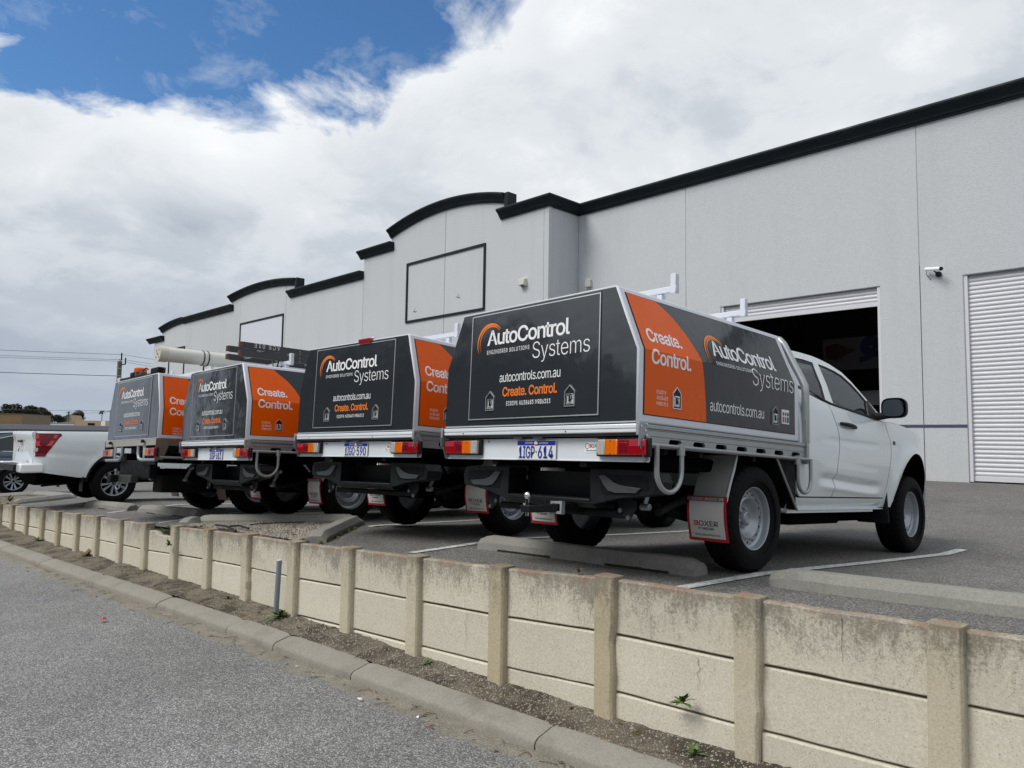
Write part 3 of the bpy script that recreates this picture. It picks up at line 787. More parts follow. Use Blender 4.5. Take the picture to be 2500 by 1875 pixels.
    for y in bars:
        b.box(-.70, .70, y-.022, y+.022, zt+.111+bz, zt+.155+bz)
        for s_ in (-1, 1):
            b.box(s_*.675-.022, s_*.675+.022, y-.0221, y+.0221, zt+.10+bz, zt+.245+bz); b.box(s_*.56-.022, s_*.56+.022, y-.023, y+.023, zt-.005, zt+.106+bz)
            b.box(s_*.56-.05, s_*.56+.05, y-.05, y+.05, zt, zt+.008)
        if y < 0: r1 = b; b = MB()
    for q in (r1, b): q.obj('roof_bar', FRAME, root, bevel=.005)
    if brake: MB().box(.08, .27, yr-.03, yr+.02, zt-.035, zt+.014).obj('high_brake_light', REDL, c, bevel=.006)
    return c

def tail_light(root, x, z, y, side):
    """side=+1: red outboard on the right"""
    b = MB().box(x-.205, x+.205, y-.030, y+.0, z-.057, z+.057); o = b.obj('tail_light', BLACKP, root, bevel=.006)
    segs = [('clear_lens', CLEARL, -.185, -.118), ('amber_lens', AMBER, -.116, -.018), ('red_lens', REDL, -.016, .190)]
    for nm, mt_, a, c in segs:
        a, c = (a, c) if side > 0 else (-c, -a)
        MB().box(x+a, x+c, y-.056, y-.02, z-.048, z+.048).obj(nm, mt_, o, bevel=.005)
        if nm == 'red_lens':
            q = (a+.09, c-.004) if side > 0 else (a+.004, c-.09)
            MB().box(x+q[0], x+q[1], y-.059, y-.04, z+.004, z+.044).obj('reflector', REDP, o, bevel=.002)
            q = (a+.012, a+.075) if side > 0 else (c-.075, c-.012); MB().box(x+q[0], x+q[1], y-.060, y-.04, z-.030, z+.030).obj('bulb_cover', REDD, o, bevel=.004)
        if nm != 'red_lens':
            b = MB(); n = int((c-a)/.011)
            for i in range(n): b.box(x+a+.003+i*.011, x+a+.006+i*.011, y-.0566, y-.05, z-.044, z+.044)
            b.obj('lens_rib', AMBERD if nm == 'amber_lens' else CLEARD, o, smooth=0)
    b = MB()
    for a in (-.17, -.07, .03, .17):
        for q in (-.040, .040): b.cyl((x+a*side, y-.060, z+q), (x+a*side, y-.05, z+q), .004, 8)
    b.obj('lens_screw', CHROME, o)
def number_plate(root, txt, x, z, y):
    w2, h2 = .188, .066
    o = MB().box(x-w2, x+w2, y-.004, y, z-h2, z+h2).obj('number_plate', PLATEW, root, bevel=.001)
    MB().box(x-w2+.004, x+w2-.004, y-.006, y-.003, z+.033, z+h2-.004).obj('plate_band', PLATEB, o, smooth=0)
    g = lambda u, v, t=0: (u, y-.0075, v)
    b = MB(); a, c = txt.split(' ')
    letter('plate_characters', a, PLATEB, o, x-.165, x-.012, z-.054, .080, g, .010, 1.0); letter('plate_characters', c, PLATEB, o, x+.022, x+.165, z-.054, .080, g, .010, 1.0)
    vs = [(x+.004+.006*math.cos(q), y-.0075, z-.012+.006*math.sin(q)) for q in [2*PI*i/10 for i in range(10)]]; b.add(vs, [tuple(range(10))])
    b.obj('plate_dot', PLATEB, o, smooth=0)
    letter('plate_heading', 'WESTERN', LETTER, o, x-.105, x-.030, z+.043, .011, g, .01, 1.3); letter('plate_heading', 'AUSTRALIA', LETTER, o, x+.030, x+.115, z+.043, .011, g, .01, 1.3); b = MB()
    vs = [(x+.018*math.cos(q), y-.0078, z+.047+.014*math.sin(q)) for q in [2*PI*i/14 for i in range(14)]]; b.add(vs, [tuple(range(14))])
    b.obj('plate_disc', LETTER, o, smooth=0)
    vs = [(x+.014*math.cos(q), y-.0082, z+.043+.011*math.sin(q)) for q in [PI+PI*i/10 for i in range(11)]]
    MB().add(vs, [tuple(range(11))]).obj('plate_emblem', AMBER, o, smooth=0)
def mud_flap(root, x, y, side, z0=.225, z1=.535, old=False):
    def bend(u, z): return y-.05*sstep(z1, z0, z)*-1*.6-.02*math.sin(PI*(z-z0)/(z1-z0))
    def sheet(x0, x1, za, zb, off, n=8):
        b = MB(); b.grid(1, n, lambda u, v: (lerp(x0, x1, u), bend(0, lerp(za, zb, v))-off, lerp(za, zb, v)), False)
        b.grid(1, n, lambda u, v: (lerp(x0, x1, u), bend(0, lerp(za, zb, v))+.006, lerp(za, zb, v)), True); return b
    if old:
        sheet(x-.13, x+.13, z0, z1, 0).obj('mud_flap', WOODB, root); return
    o = sheet(x-.155, x+.155, z0, z1, 0).obj('mud_flap', FLAPR, root, bevel=.0)
    sheet(x-.135, x+.135, z0+.022, z1-.035, .002).obj('flap_face', FLAPW, o)
    MB().box(x-.14, x+.14, y-.030, y-.020, z1-.030, z1-.008).obj('flap_clamp', GALV, o, bevel=.002)
    b = MB()
    for a in (-.11, 0, .11): b.cyl((x+a, y-.036, z1-.018), (x+a, y-.028, z1-.018), .006, 8)
    b.obj('clamp_bolt', CHROME, o)
    g = lambda u, v, t=0: (u, bend(0, v)-.004, v)
    letter('flap_lettering', 'OXER', LETTERD, o, x-.062, x+.090, z0+.105, .034, g, .006, 1.0); letter('flap_lettering', 'BY UNICORN', LETTERD, o, x-.068, x+.050, z0+.080, .014, g, .02, 1.1)
    b = MB()
    for q in (0, .0135, .027): b.add([g(x-.102, z0+.105+q), g(x-.068, z0+.105+q), g(x-.068, z0+.112+q), g(x-.102, z0+.112+q)], [(0, 1, 2, 3)])
    b.add([g(x-.074, z0+.105), g(x-.067, z0+.105), g(x-.067, z0+.139), g(x-.074, z0+.139)], [(0, 1, 2, 3)])
    b.obj('flap_initial', LETTERR, o, smooth=0)
    b = MB(); put_text(b, 'www.unicorntrays.com', x-.100, x+.095, z0+.038, .014, g, .01, 1.05); b.obj('flap_address', LETTERD, o, smooth=0)

def u_tube(y0, y1, x, zt, zb, r=.019, n=10):
    rr = abs(y1-y0)/2; ym = (y0+y1)/2; s = 1 if y1 > y0 else -1
    return [(x, y0, zt), (x, y0, zb+rr)]+[(x, ym-s*rr*math.cos(PI*i/n), zb+rr-rr*math.sin(PI*i/n)) for i in range(1, n)]+[(x, y1, zb+rr), (x, y1, zt)]
def tray(root, plate, tow=False, rope_rail=True):
    # deck side rails with slots
    for s_ in (1, -1):
        b = MB(); X0, X1 = .925, .950
        ys = [-1.072+.2695*i for i in range(7)]
        holes = []
        for yc in ys:
            a, c, z0, z1 = yc-.070, yc+.070, .848, .886; r_ = .015
            holes.append([(a+r_, z0), (c-r_, z0), (c, z0+r_), (c, z1-r_), (c-r_, z1), (a+r_, z1), (a, z1-r_), (a, z0+r_)])
        zt_ = .966
        def fm(u, v, t): return (s_*(X1-t), u, v)
        b = holed([[(-1.40, .826), (.70, .826), (.70, zt_), (-1.40, zt_)]]+holes, fm, t=.020)
        if s_ < 0: b.f = [f[::-1] for f in b.f]
        o = b.obj('side_rail', ALU, root, smooth=0)
        b = MB()
        for z in (.938, .930, .893): b.box(min(s_*.9505, s_*.9515), max(s_*.9505, s_*.9515), -1.40, .70, z, z+.0022)
        b.obj('rail_groove', BLACKP, o, smooth=0)
        MB().box(min(s_*.9501, s_*.956), max(s_*.9501, s_*.956), -1.40, .70, .941, .964).obj('rail_lip', ALU, o, bevel=.002)
        b = MB(); b.box(min(s_*.952, s_*.957), max(s_*.952, s_*.957), -1.455, -1.375, .83, .972); b.prism([(-1.44, .84), (-1.375, .84), (-1.375, .735), (-1.40, .735)], 'x', s_*.952, s_*.957)
        b.box(min(s_*.935, s_*.956), max(s_*.935, s_*.956), -1.458, -1.452, .895, .972)
        g = b.obj('corner_bracket', GALV, root, bevel=.002)
        b = MB()
        for y, z in ((-1.44, .95), (-1.385, .965), (-1.40, .925), (-1.385, .90), (-1.40, .86), (-1.385, .80)): b.cyl((s_*.956, y, z), (s_*.964, y, z), .006, 8)
        b.obj('bracket_bolt', CHROME, g)
        MB().box(min(s_*.930, s_*.965), max(s_*.930, s_*.965), .702, .748, .80, 1.16).obj('front_post', ALU, root, bevel=.003)
        if rope_rail:
            b = MB().tube([(s_*.978, -1.39, .842), (s_*.978, .70, .836)], .0125, 10); o = b.obj('rope_rail', ALU, root)
        if rope_rail and s_ > 0:
            b = MB().tube(u_tube(-1.055, -1.315, s_*.985, .842, .560), .0160, 12); b.tube([(s_*.980, -1.055, .862), (s_*.980, -1.055, .79)], .026, 12); b.obj('hoop', ALU, o, smooth=60)
            b = MB().tube(u_tube(.506, .722, s_*.985, .842, .575), .0145, 12); b.tube([(s_*.980, .506, .858), (s_*.980, .506, .79)], .024, 12); b.obj('hoop', ALU, o, smooth=60)
        # mudguard: stainless sheet behind the wheel, dark inner, silver edge
        xi, xo = s_*.655, s_*.925
        def mg():
            b = MB(); P_ = [(-.285, .825), (-.33, .72), (-.38, .62), (-.425, .50)]
            vs = []; 
            for y, z in P_: vs += [(xi, y, z), (xo, y, z), (xi, y+.004, z), (xo, y+.004, z)]
            fs = []
            for i in range(3): a = i*4; q = [(a, a+1, a+5, a+4), (a+3, a+2, a+6, a+7)]; fs += [f[::-1] if s_ > 0 else f for f in q]
            b.add(vs, fs); return b
        gd = cpart('mg%d' % s_, 'mudguard', mg, STAIN, root)
        cpart('mge%d' % s_, 'mudguard_edge', lambda: MB().tube([(xo, -.282, .85), (xo, -.33, .72), (xo, -.38, .62), (xo, -.43, .50)], .011, 8), ALU, gd)
        def mgf():
            b = MB(); b.prism([(.27, .82), (.62, .82), (.63, .50), (.60, .44)], 'x', s_*.895, s_*.905); b.prism([(.27, .82), (.29, .82), (.62, .44), (.60, .44)], 'x', s_*.60, s_*.925); return b
        cpart('mgf%d' % s_, 'front_mudguard', mgf, BLACK, root)
        cpart('mgfe%d' % s_, 'mudguard_strip', lambda: MB().tube([(s_*.93, .262, .85), (s_*.93, .60, .44)], .010, 8), ALU, root)
        mud_flap(root, s_*.775+s_*.02, -.46, s_)
        cpart('brkt%d' % s_, 'sill_bracket', lambda: MB().box(min(s_*.80, s_*.87), max(s_*.80, s_*.87), .47, .56, .425, .452), GALV, root, bevel=.004)
    MB().box(-.925, .925, -1.39, .70, .955, .968).obj('tray_deck', ALU, root)
    b = MB(); b.box(-.905, .905, -1.36, -1.355, .905, .955)
    for y in (-1.1, -.7, .0, .35): b.box(-.90, .90, y-.02, y+.02, .79, .95)
    b.box(-.46, -.40, -1.35, .69, .70, .80); b.box(.40, .46, -1.35, .69, .70, .80)
    b.obj('tray_bearer', BLACK, root, bevel=.004)
    # rear rail and lamp panel
    b = MB().box(-.945, .945, -1.440, -1.385, .912, .966); rr_ = b.obj('rear_rail', ALUW, root, bevel=.006)
    b = MB(); b.box(-.944, .944, -1.4420, -1.4395, .9375, .9400); b.obj('rail_groove', GREYP, rr_, smooth=0)
    b = MB()
    for x in (-.70, .35): b.cyl((x, -1.443, .925), (x, -1.439, .925), .005, 8)
    b.obj('rail_rivet', BLACKP, rr_)
    MB().box(-.945, .945, -1.41, -1.37, .895, .911).obj('rail_underside', GREYP, root, smooth=0)
    lp = holed([[(-.955, .742), (.970, .742), (.970, .885), (-.955, .885)]], lambda u, v, t: (u, -1.372+t, v), t=.006)
    lp = lp.obj('lamp_panel', ALUW, root, smooth=0)
    MB().box(-.955, .970, -1.380, -1.366, .736, .744).obj('panel_lip', ALUW, lp, bevel=.002)
    for s_ in (-1, 1):
        MB().prism([(-1.40, .895), (-1.372, .742), (-1.36, .742), (-1.36, .895)], 'x', s_*.957+.006, s_*.957+.012).obj('end_gusset', ALU, lp, smooth=0)
    tail_light(root, -.742, .824, -1.374, -1); tail_light(root, .790, .824, -1.374, 1)
    number_plate(root, plate, .029, .806, -1.382)
    b = MB(); b.box(-.175, -.085, -1.415, -1.38, .882, .905); b.box(.02, .11, -1.415, -1.38, .882, .905); b.obj('plate_lamp', GREYP, root, bevel=.003)
    o = MB().box(.462, .622, -1.3745, -1.3725, .792, .862).obj('maker_sticker', LETTER, root, smooth=0)
    g = lambda u, v, t=0: (u, -1.3758, v)
    letter('sticker_lettering', 'OXER', LETTERD, o, .520, .608, .824, .021, g, .006, 1.0); letter('sticker_lettering', 'www.unicorntrays.com', LETTERD, o, .474, .608, .801, .009, g, .015, 1.05); b = MB()
    n = 16
    for r0, r1 in ((.019, .0155),):
        vs = [g(.485+q*math.cos(a), .834+q*math.sin(a)) for a in [R(60)+R(240)*i/n for i in range(n+1)] for q in (r0, r1)]
        b.add(vs, [(2*i, 2*i+1, 2*i+3, 2*i+2) for i in range(n)])
    b.obj('sticker_ring', LETTERD, o, smooth=0)
    b = MB()
    for q in (0, .0085, .017): b.add([g(.497, .824+q), g(.517, .824+q), g(.517, .828+q), g(.497, .828+q)], [(0, 1, 2, 3)])
    b.add([g(.513, .824), g(.5175, .824), g(.5175, .845), g(.513, .845)], [(0, 1, 2, 3)]); b.obj('sticker_initial', LETTERR, o, smooth=0)
    b = MB()
    for x in (-.48, .66): b.cyl((x, -1.378, .868), (x, -1.37, .868), .008, 10)
    b.obj('panel_bolt', GALV, root)
def step_bumper(root):
    def wing(s_):
        def f():
            b = MB()
            o = [(.395, .690), (.80, .690), (.89, .680), (.92, .62), (.905, .545), (.84, .535), (.62, .505), (.47, .470), (.40, .455)]
            b.prism([(s_*x, z) for x, z in o], 'y', -1.235, -1.05)
            return b
        return f
    for s_ in (-1, 1):
        w_ = cpart('bw%d' % s_, 'step_bumper_end', wing(s_), BLACKP, root, bevel=.016)
        def rec():
            return MB().prism([(s_*x, z) for x, z in [(.47, .655), (.86, .655), (.87, .57), (.63, .53), (.50, .53)]], 'y', -1.239, -1.233)
        cpart('bwr%d' % s_, 'bumper_recess', rec, BLACK, w_, bevel=.003)
        def sw():
            o = [(.475, .650), (.53, .655), (.60, .608), (.66, .590), (.82, .578), (.78, .545), (.62, .540), (.56, .552), (.52, .590)]
            return MB().prism([(s_*x, z) for x, z in o], 'y', -1.252, -1.236)
        cpart('bws%d' % s_, 'bumper_accent', sw, GREYP, w_, bevel=.004)
        cpart('bb%d' % s_, 'tow_bracket', lambda: MB().prism([(s_*x, z) for x, z in [(.56, .50), (.72, .50), (.72, .44), (.66, .36), (.60, .40)]], 'y', -1.16, -1.15), BLACK, root, bevel=.004)
        def bt():
            b = MB()
            for x, z in ((.60, .43), (.665, .385)): b.tube([(s_*x, -1.175, z), (s_*x, -1.16, z)], .016, 8)
            return b
        cpart('bbt%d' % s_, 'tow_bolt', bt, GREYP, root)
    def mid():
        b = MB(); b.box(-.40, .40, -1.245, -1.0, .468, .492)
        b.grid(1, 1, lambda u, v: (lerp(-.40, .40, u), lerp(-1.02, -1.04, v), lerp(.49, .67, v)))
        b.prism([(-1.245, .468), (-1.20, .43), (-1.0, .43), (-1.0, .468)], 'x', -.42, .42)
        return b
    m_ = cpart('bmid', 'bumper_step', mid, BLACKP, root, bevel=.006)
    def tread():
        b = MB()
        for i in range(9): b.box(-.37, .37, -1.235+i*.024, -1.225+i*.024, .492, .496)
        return b
    cpart('btread', 'step_tread', tread, BLACKP, m_)
    cpart('tbar', 'tow_bar', lambda: MB().box(-.60, .60, -1.13, -1.05, .375, .425), BLACK, root, bevel=.01)
def tow_ball(root):
    b = MB(); b.box(.165, .255, -1.34, -1.12, .395, .455); h = b.obj('tow_receiver', BLACK, root, bevel=.004)
    holed([[(.158, .385), (.262, .385), (.262, .468), (.158, .468)], [(.176, .402), (.244, .402), (.244, .450), (.176, .450)]], lambda u, v, t: (u, -1.362+t, v), t=.03).obj('receiver_collar', GALV, h, bevel=.003)
    MB().hexa([(.02, -1.50, .385), (.10, -1.50, .385), (.22, -1.36, .395), (.18, -1.36, .395), (.0, -1.50, .43), (.08, -1.50, .43), (.24, -1.36, .45), (.18, -1.36, .45)]).obj('tow_tongue', BLACK, h, bevel=.004)
    b = MB(); b.tube([(.04, -1.46, .36), (.04, -1.46, .44)], .013, 10); b.tube([(.04, -1.46, .43), (.04, -1.46, .445)], .03, 6); b.tube([(.04, -1.46, .385), (.04, -1.46, .40)], .024, 6); b.tube([(.04, -1.46, .445), (.04, -1.46, .475)], .015, 12)
    pr = [(0.001, -.026)]+[(.026*math.sin(a), -.026*math.cos(a)) for a in [PI*i/12 for i in range(1, 12)]]+[(0.001, .026)]
    q = MB().lathe(pr, 20); b.add([(y+.04, z-1.46, x+.497) for x, y, z in q.v], q.f); b.obj('tow_ball', CHROME, h, smooth=50)
def headboard(root, wb=.93, zk=1.427, wt=.756, zt=1.843):
    P_ = [(wb+.012, .735, .97), (wb+.012, .735, zk-.05), (wb+.008, .735, zk), (wb-.015, .735, zk+.05)]
    e = (wt+.005, .735, zt-.06)
    P_ += [(lerp(P_[-1][0], e[0], t), .735, lerp(P_[-1][2], e[2], t)) for t in (.33, .66, 1)]
    P_ += [(wt-.03, .735, zt-.02), (wt-.09, .735, zt+.0), (0, .735, zt)]
    P_ += [(-x, y, z) for x, y, z in P_[-2::-1]]
    b = MB().tube(P_, .030, 14); b.obj('headboard_hoop', ALU, root, smooth=60)
    b = MB()
    for i in range(9):
        z = 1.03+i*.085; b.tube([(-.78, .735, z), (.78, .735, z)], .009, 6)
    b.obj('headboard_bar', ALU, root)

# ------------------------------------------------------------ ground heights
XW = [-60, -30, -18.2, -15.3, -12.5, -10.6, -8.7, -6.8, -4.9, -3.9, -3.0, -2.0, -1.1, 4, 20]
ZW = [-2.6, -1.93, -1.453, -1.35, -1.244, -1.189, -1.094, -1.037, -.958, -.919, -.885, -.86, -.84, -.80, -.76]
ROWS = [(3.7, XW, [z-.03 for z in ZW]),
        (5.0, [-60, -30, -23.5, -15, -11.3, -9, -6.3, -4.3, -2.7, 4, 20], [-2.6, -1.9, -1.63, -1.25, -1.15, -1.07, -.99, -.948, -.922, -.86, -.8]),
        (8.3, [-60, -30, -23.5, -15, -10.8, -9, -6.3, -3.5, 4, 20], [-2.6, -1.95, -1.7, -1.36, -1.24, -1.19, -1.14, -1.085, -1.02, -.96]),
        (12.5, [-60, -30, -16, -3.5, 4, 20], [-2.6, -1.95, -1.35, -1.0, -.96, -.9]),
        (18.5, [-60, -30, -16, -5, 4, 20], [-2.6, -1.3, -.76, -.755, -.755, -.755]),
        (60, [-60, -30, -16, 20], [-2.6, -1.3, -.76, -.755])]
ROWS = [(y, list(zip(X, Z))) for y, X, Z in ROWS]
def G(x, y):
    if y <= ROWS[0][0]: return itp(x, ROWS[0][1])
    for a, b in zip(ROWS, ROWS[1:]):
        if y <= b[0]: return lerp(itp(x, a[1]), itp(x, b[1]), (y-a[0])/(b[0]-a[0]))
    return itp(x, ROWS[-1][1])
POSTS = [(-18.164-.95*i, 3.264-.03*i, -1.453-.033*i, -1.876-.004*i) for i in range(9, 0, -1)]+[
    (-18.164, 3.264, -1.453, -1.876), (-17.216, 3.297, -1.411, -1.880), (-16.267, 3.344, -1.383, -1.883), (-15.318, 3.388, -1.351, -1.892), (-14.369, 3.415, -1.321, -1.883),
    (-13.42, 3.452, -1.285, -1.866), (-12.474, 3.477, -1.244, -1.846), (-11.522, 3.523, -1.22, -1.826), (-10.573, 3.541, -1.189, -1.794), (-9.626, 3.581, -1.142, -1.789),
    (-8.679, 3.607, -1.094, -1.761), (-7.731, 3.637, -1.058, -1.752), (-6.777, 3.668, -1.037, -1.756), (-5.833, 3.70, -.994, -1.735), (-4.883, 3.725, -.958, -1.738),
    (-3.933, 3.755, -.919, -1.729), (-2.996, 3.813, -.868, -1.735), (-2.039, 3.858, -.853, -1.720), (-1.089, 3.93, -.840, -1.71), (-.14, 4.02, -.83, -1.70), (.81, 4.12, -.82, -1.70), (1.75, 4.23, -.81, -1.70)]
YWALL = [(p[0], p[1]) for p in POSTS]; ZTOP = [(p[0], p[2]) for p in POSTS]; ZBOT = [(p[0], p[3]) for p in POSTS]
def ywall(x): return itp(x, YWALL)
def ykerb(x): return 3.53+.0545*x if x < -.5 else 3.503+.10*(x+.5)
def zroad(x): return sitp(x, [(-60, -2.10), (-30, -2.05), (-18, -2.02), (-12, -1.965), (-7, -1.89), (-3, -1.872), (4, -1.84), (30, -1.75)])

# ------------------------------------------------------------ ground materials
def asphalt(name, lo, hi, sand=False, wear=.12, tint=(.985, 1.0, 1.01)):
    m = Mt(name, (.2, .2, .2), .85); c = m.coord('pos')
    cell = m.n('ShaderNodeTexVoronoi'); cell.inputs['Scale'].default_value = 108; m.l(c, cell.inputs['Vector'])
    sp = m.n('ShaderNodeSeparateXYZ'); m.l(cell.outputs['Color'], sp.inputs[0])
    g = m.ramp(sp.outputs[0], [(0, lo*1.2), (.4, lo*.6+hi*.36), (.75, hi*.85), (1, hi*1.35)])
    dk = m.ramp(cell.outputs['Distance'], [(.25, 1.12), (.62, .42)])
    g = m.mix(1, g, dk, 'MULTIPLY')
    g = m.mix(m.math('MULTIPLY', m.noise(c, 34, 4), .45), g, (hi*.66, hi*.66, hi*.65))
    big = m.ramp(m.noise(c, .55, 5, .6), [(.3, 1-wear), (.7, 1+wear)]); g = m.mix(1, g, big, 'MULTIPLY')
    mid = m.ramp(m.noise(c, 4.5, 6, .7), [(.3, 1-wear*.8), (.7, 1+wear*.7)]); g = m.mix(1, g, mid, 'MULTIPLY')
    g = m.mix(1, g, tint, 'MULTIPLY')
    if sand:
        s = m.n('ShaderNodeSeparateXYZ'); m.l(c, s.inputs[0])
        d = m.math('SUBTRACT', s.outputs[1], m.math('ADD', m.math('MULTIPLY', s.outputs[0], .0545), 3.53))
        d = m.math('ADD', d, m.math('MULTIPLY', m.math('SUBTRACT', m.noise(c, 2.2, 6, .65), .5), .55))
        d = m.math('ADD', d, m.math('MULTIPLY', m.math('SUBTRACT', m.noise(c, 60, 3, .6), .5), .10))
        mk = m.ramp(m.math('ADD', m.math('MULTIPLY', d, 2.4), 1.0, True), [(.47, 0.), (.66, .80), (1, 1.)])
        sc2 = m.ramp(m.noise(c, 140, 3, .7), [(.35, (.10, .09, .07)), (.5, (.24, .215, .17)), (.68, (.44, .40, .33))])
        sc3 = m.ramp(m.noise(c, 5, 5, .6), [(.35, .72), (.65, 1.12)]); sc2 = m.mix(1, sc2, sc3, 'MULTIPLY')
        g = m.mix(mk, g, sc2)
    g = m.mix(m.math('MULTIPLY', m.math('SUBTRACT', m.noise(c, 1.3, 5, .6, .6), .60, True), 2.2, True), g, (.05, .05, .05))
    m.base(g)
    m.bump(m.math('ADD', m.math('MULTIPLY', cell.outputs['Distance'], -1.0), m.noise(c, 30, 3)), .55, .006)
    return m.m
ROAD = asphalt('worn_road_asphalt', .05, .42, sand=True, wear=.15, tint=(1.0, 1.0, .985))
CARPARK = asphalt('car_park_asphalt', .035, .285, wear=.18, tint=(1.03, 1.0, .95))
def dirt_mat():
    m = Mt('sandy_verge', (.25, .2, .15), .95); c = m.coord('pos')
    g = m.ramp(m.noise(c, 120, 4, .75), [(.32, (.04, .034, .027)), (.47, (.150, .130, .102)), (.59, (.285, .255, .205)), (.70, (.48, .44, .37))])
    big = m.ramp(m.noise(c, 3.0, 6, .62, .3), [(.38, (.38, .36, .33)), (.52, (.95, .93, .9)), (.66, (1.2, 1.16, 1.08))]); g = m.mix(1, g, big, 'MULTIPLY')
    moss = m.math('MULTIPLY', m.math('SUBTRACT', m.noise(c, 4.6, 5, .6, .4), .58, True), 9, True)
    g = m.mix(m.math('MULTIPLY', moss, .75), g, m.ramp(m.noise(c, 60, 3), [(.4, (.045, .030, .010)), (.65, (.16, .10, .03))]))
    m.base(g); m.bump(m.noise(c, 90, 5, .75), 1.0, .02); return m.m
DIRT = dirt_mat()
def conc(name, a, b, streak=0., spots=.0, bs=140, top=False, moss=False):
    m = Mt(name, a, .88); c = m.coord('pos'); oi = m.n('ShaderNodeObjectInfo').outputs['Random']
    off = m.n('ShaderNodeVectorMath', operation='ADD'); m.l(c, off.inputs[0]); cb = m.n('ShaderNodeCombineXYZ'); k = m.math('MULTIPLY', oi, 37.0); m.l(k, cb.inputs[0]); m.l(k, cb.inputs[2]); m.l(cb.outputs[0], off.inputs[1]); cc = off.outputs[0]
    g = m.mix(m.noise(cc, 3.2, 6, .6), a, b)
    if name == 'ochre_concrete_post': g = m.mix(m.math('MULTIPLY', m.math('GREATER_THAN', oi, .45), .75), g, (.44, .37, .245))
    fs_ = m.ramp(m.noise(cc, 210, 3, .8), [(.30, .78), (.42, .97), (.62, 1.03), (.75, 1.10)]); g = m.mix(1, g, fs_, 'MULTIPLY')
    g = m.mix(1, g, m.ramp(m.noise(cc, 70, 4, .7), [(.3, .80), (.7, 1.13)]), 'MULTIPLY')
    g = m.mix(1, g, m.ramp(oi, [(0, .93), (1, 1.05)]), 'MULTIPLY')
    if streak:
        oc = m.n('ShaderNodeTexCoord').outputs['Object']; s = m.n('ShaderNodeSeparateXYZ'); m.l(oc, s.inputs[0]); z = s.outputs[2]   # z = 0 at the top of the wall
        mp = m.n('ShaderNodeMapping'); mp.inputs['Scale'].default_value = (34, 34, 7); m.l(cc, mp.inputs[0])
        f = m.math('ADD', m.math('MULTIPLY', m.noise(mp.outputs[0], 1.0, 6, .72, .25), .38), m.math('MULTIPLY', m.noise(cc, 62, 7, .8, .4), .62))
        blot = m.noise(cc, 3.5, 4, .6)
        h = m.ramp(m.math('ADD', m.math('ADD', m.math('MULTIPLY', z, 1.75), 1.0), m.math('MULTIPLY', m.math('SUBTRACT', blot, .5), .9)), [(.0, 0.), (.45, .34), (.85, .66), (1, .9)])
        mk = m.math('MULTIPLY', m.math('SUBTRACT', m.math('ADD', f, m.math('MULTIPLY', h, .32)), .652), 7, True)
        g = m.mix(m.math('MULTIPLY', mk, streak), g, (.085, .078, .062))
        g = m.mix(m.math('MULTIPLY', h, .34), g, (.30, .27, .21))
        rim_ = m.math('MULTIPLY', m.math('ADD', m.math('MULTIPLY', z, 22), 1.0, True), m.math('MULTIPLY', m.math('SUBTRACT', m.noise(cc, 6, 4), .42, True), 5, True), True)
        g = m.mix(m.math('MULTIPLY', rim_, .55), g, (.24, .13, .075))
    if spots:
        v = m.n('ShaderNodeTexVoronoi'); v.inputs['Scale'].default_value = 64; m.l(cc, v.inputs['Vector'])
        sp = m.math('MULTIPLY', m.math('LESS_THAN', v.outputs['Distance'], m.math('MULTIPLY', m.noise(cc, 20, 2), .34)), m.math('GREATER_THAN', m.noise(cc, 5, 4), .44))
        g = m.mix(m.math('MULTIPLY', sp, spots), g, (.10, .095, .085))
    if moss:
        g = m.mix(m.math('MULTIPLY', m.math('SUBTRACT', m.noise(cc, 2.1, 6, .7), .52, True), 2.6, True), g, (.11, .10, .085))
    m.base(g); m.bump(m.math('ADD', m.noise(cc, bs, 4, .7), m.math('MULTIPLY', m.noise(cc, 18, 4), 1.2)), .35, .006); return m.m
PANELC = conc('cream_concrete_panel', (.69, .65, .545), (.60, .565, .465), .74, .5)
POSTC = conc('ochre_concrete_post', (.52, .46, .325), (.60, .56, .45), .72, .4)
KERBC = conc('grey_kerb_concrete', (.32, .303, .262), (.225, .212, .182), 0, .35, 200, moss=True)
STOPC = conc('wheel_stop_concrete', (.295, .29, .265), (.21, .207, .187), 0, .4, 90, moss=True)
PAINT = Mt('worn_line_paint', (.72, .73, .72), .7)
_c = PAINT.coord('pos'); PAINT.base(PAINT.mix(PAINT.math('MULTIPLY', PAINT.math('SUBTRACT', PAINT.noise(_c, 26, 6, .75), .44, True), 4.5, True), (.66, .67, .66), (.20, .20, .20)))
PAINT.bump(PAINT.noise(_c, 110, 3), .5, .004); PAINT = PAINT.m
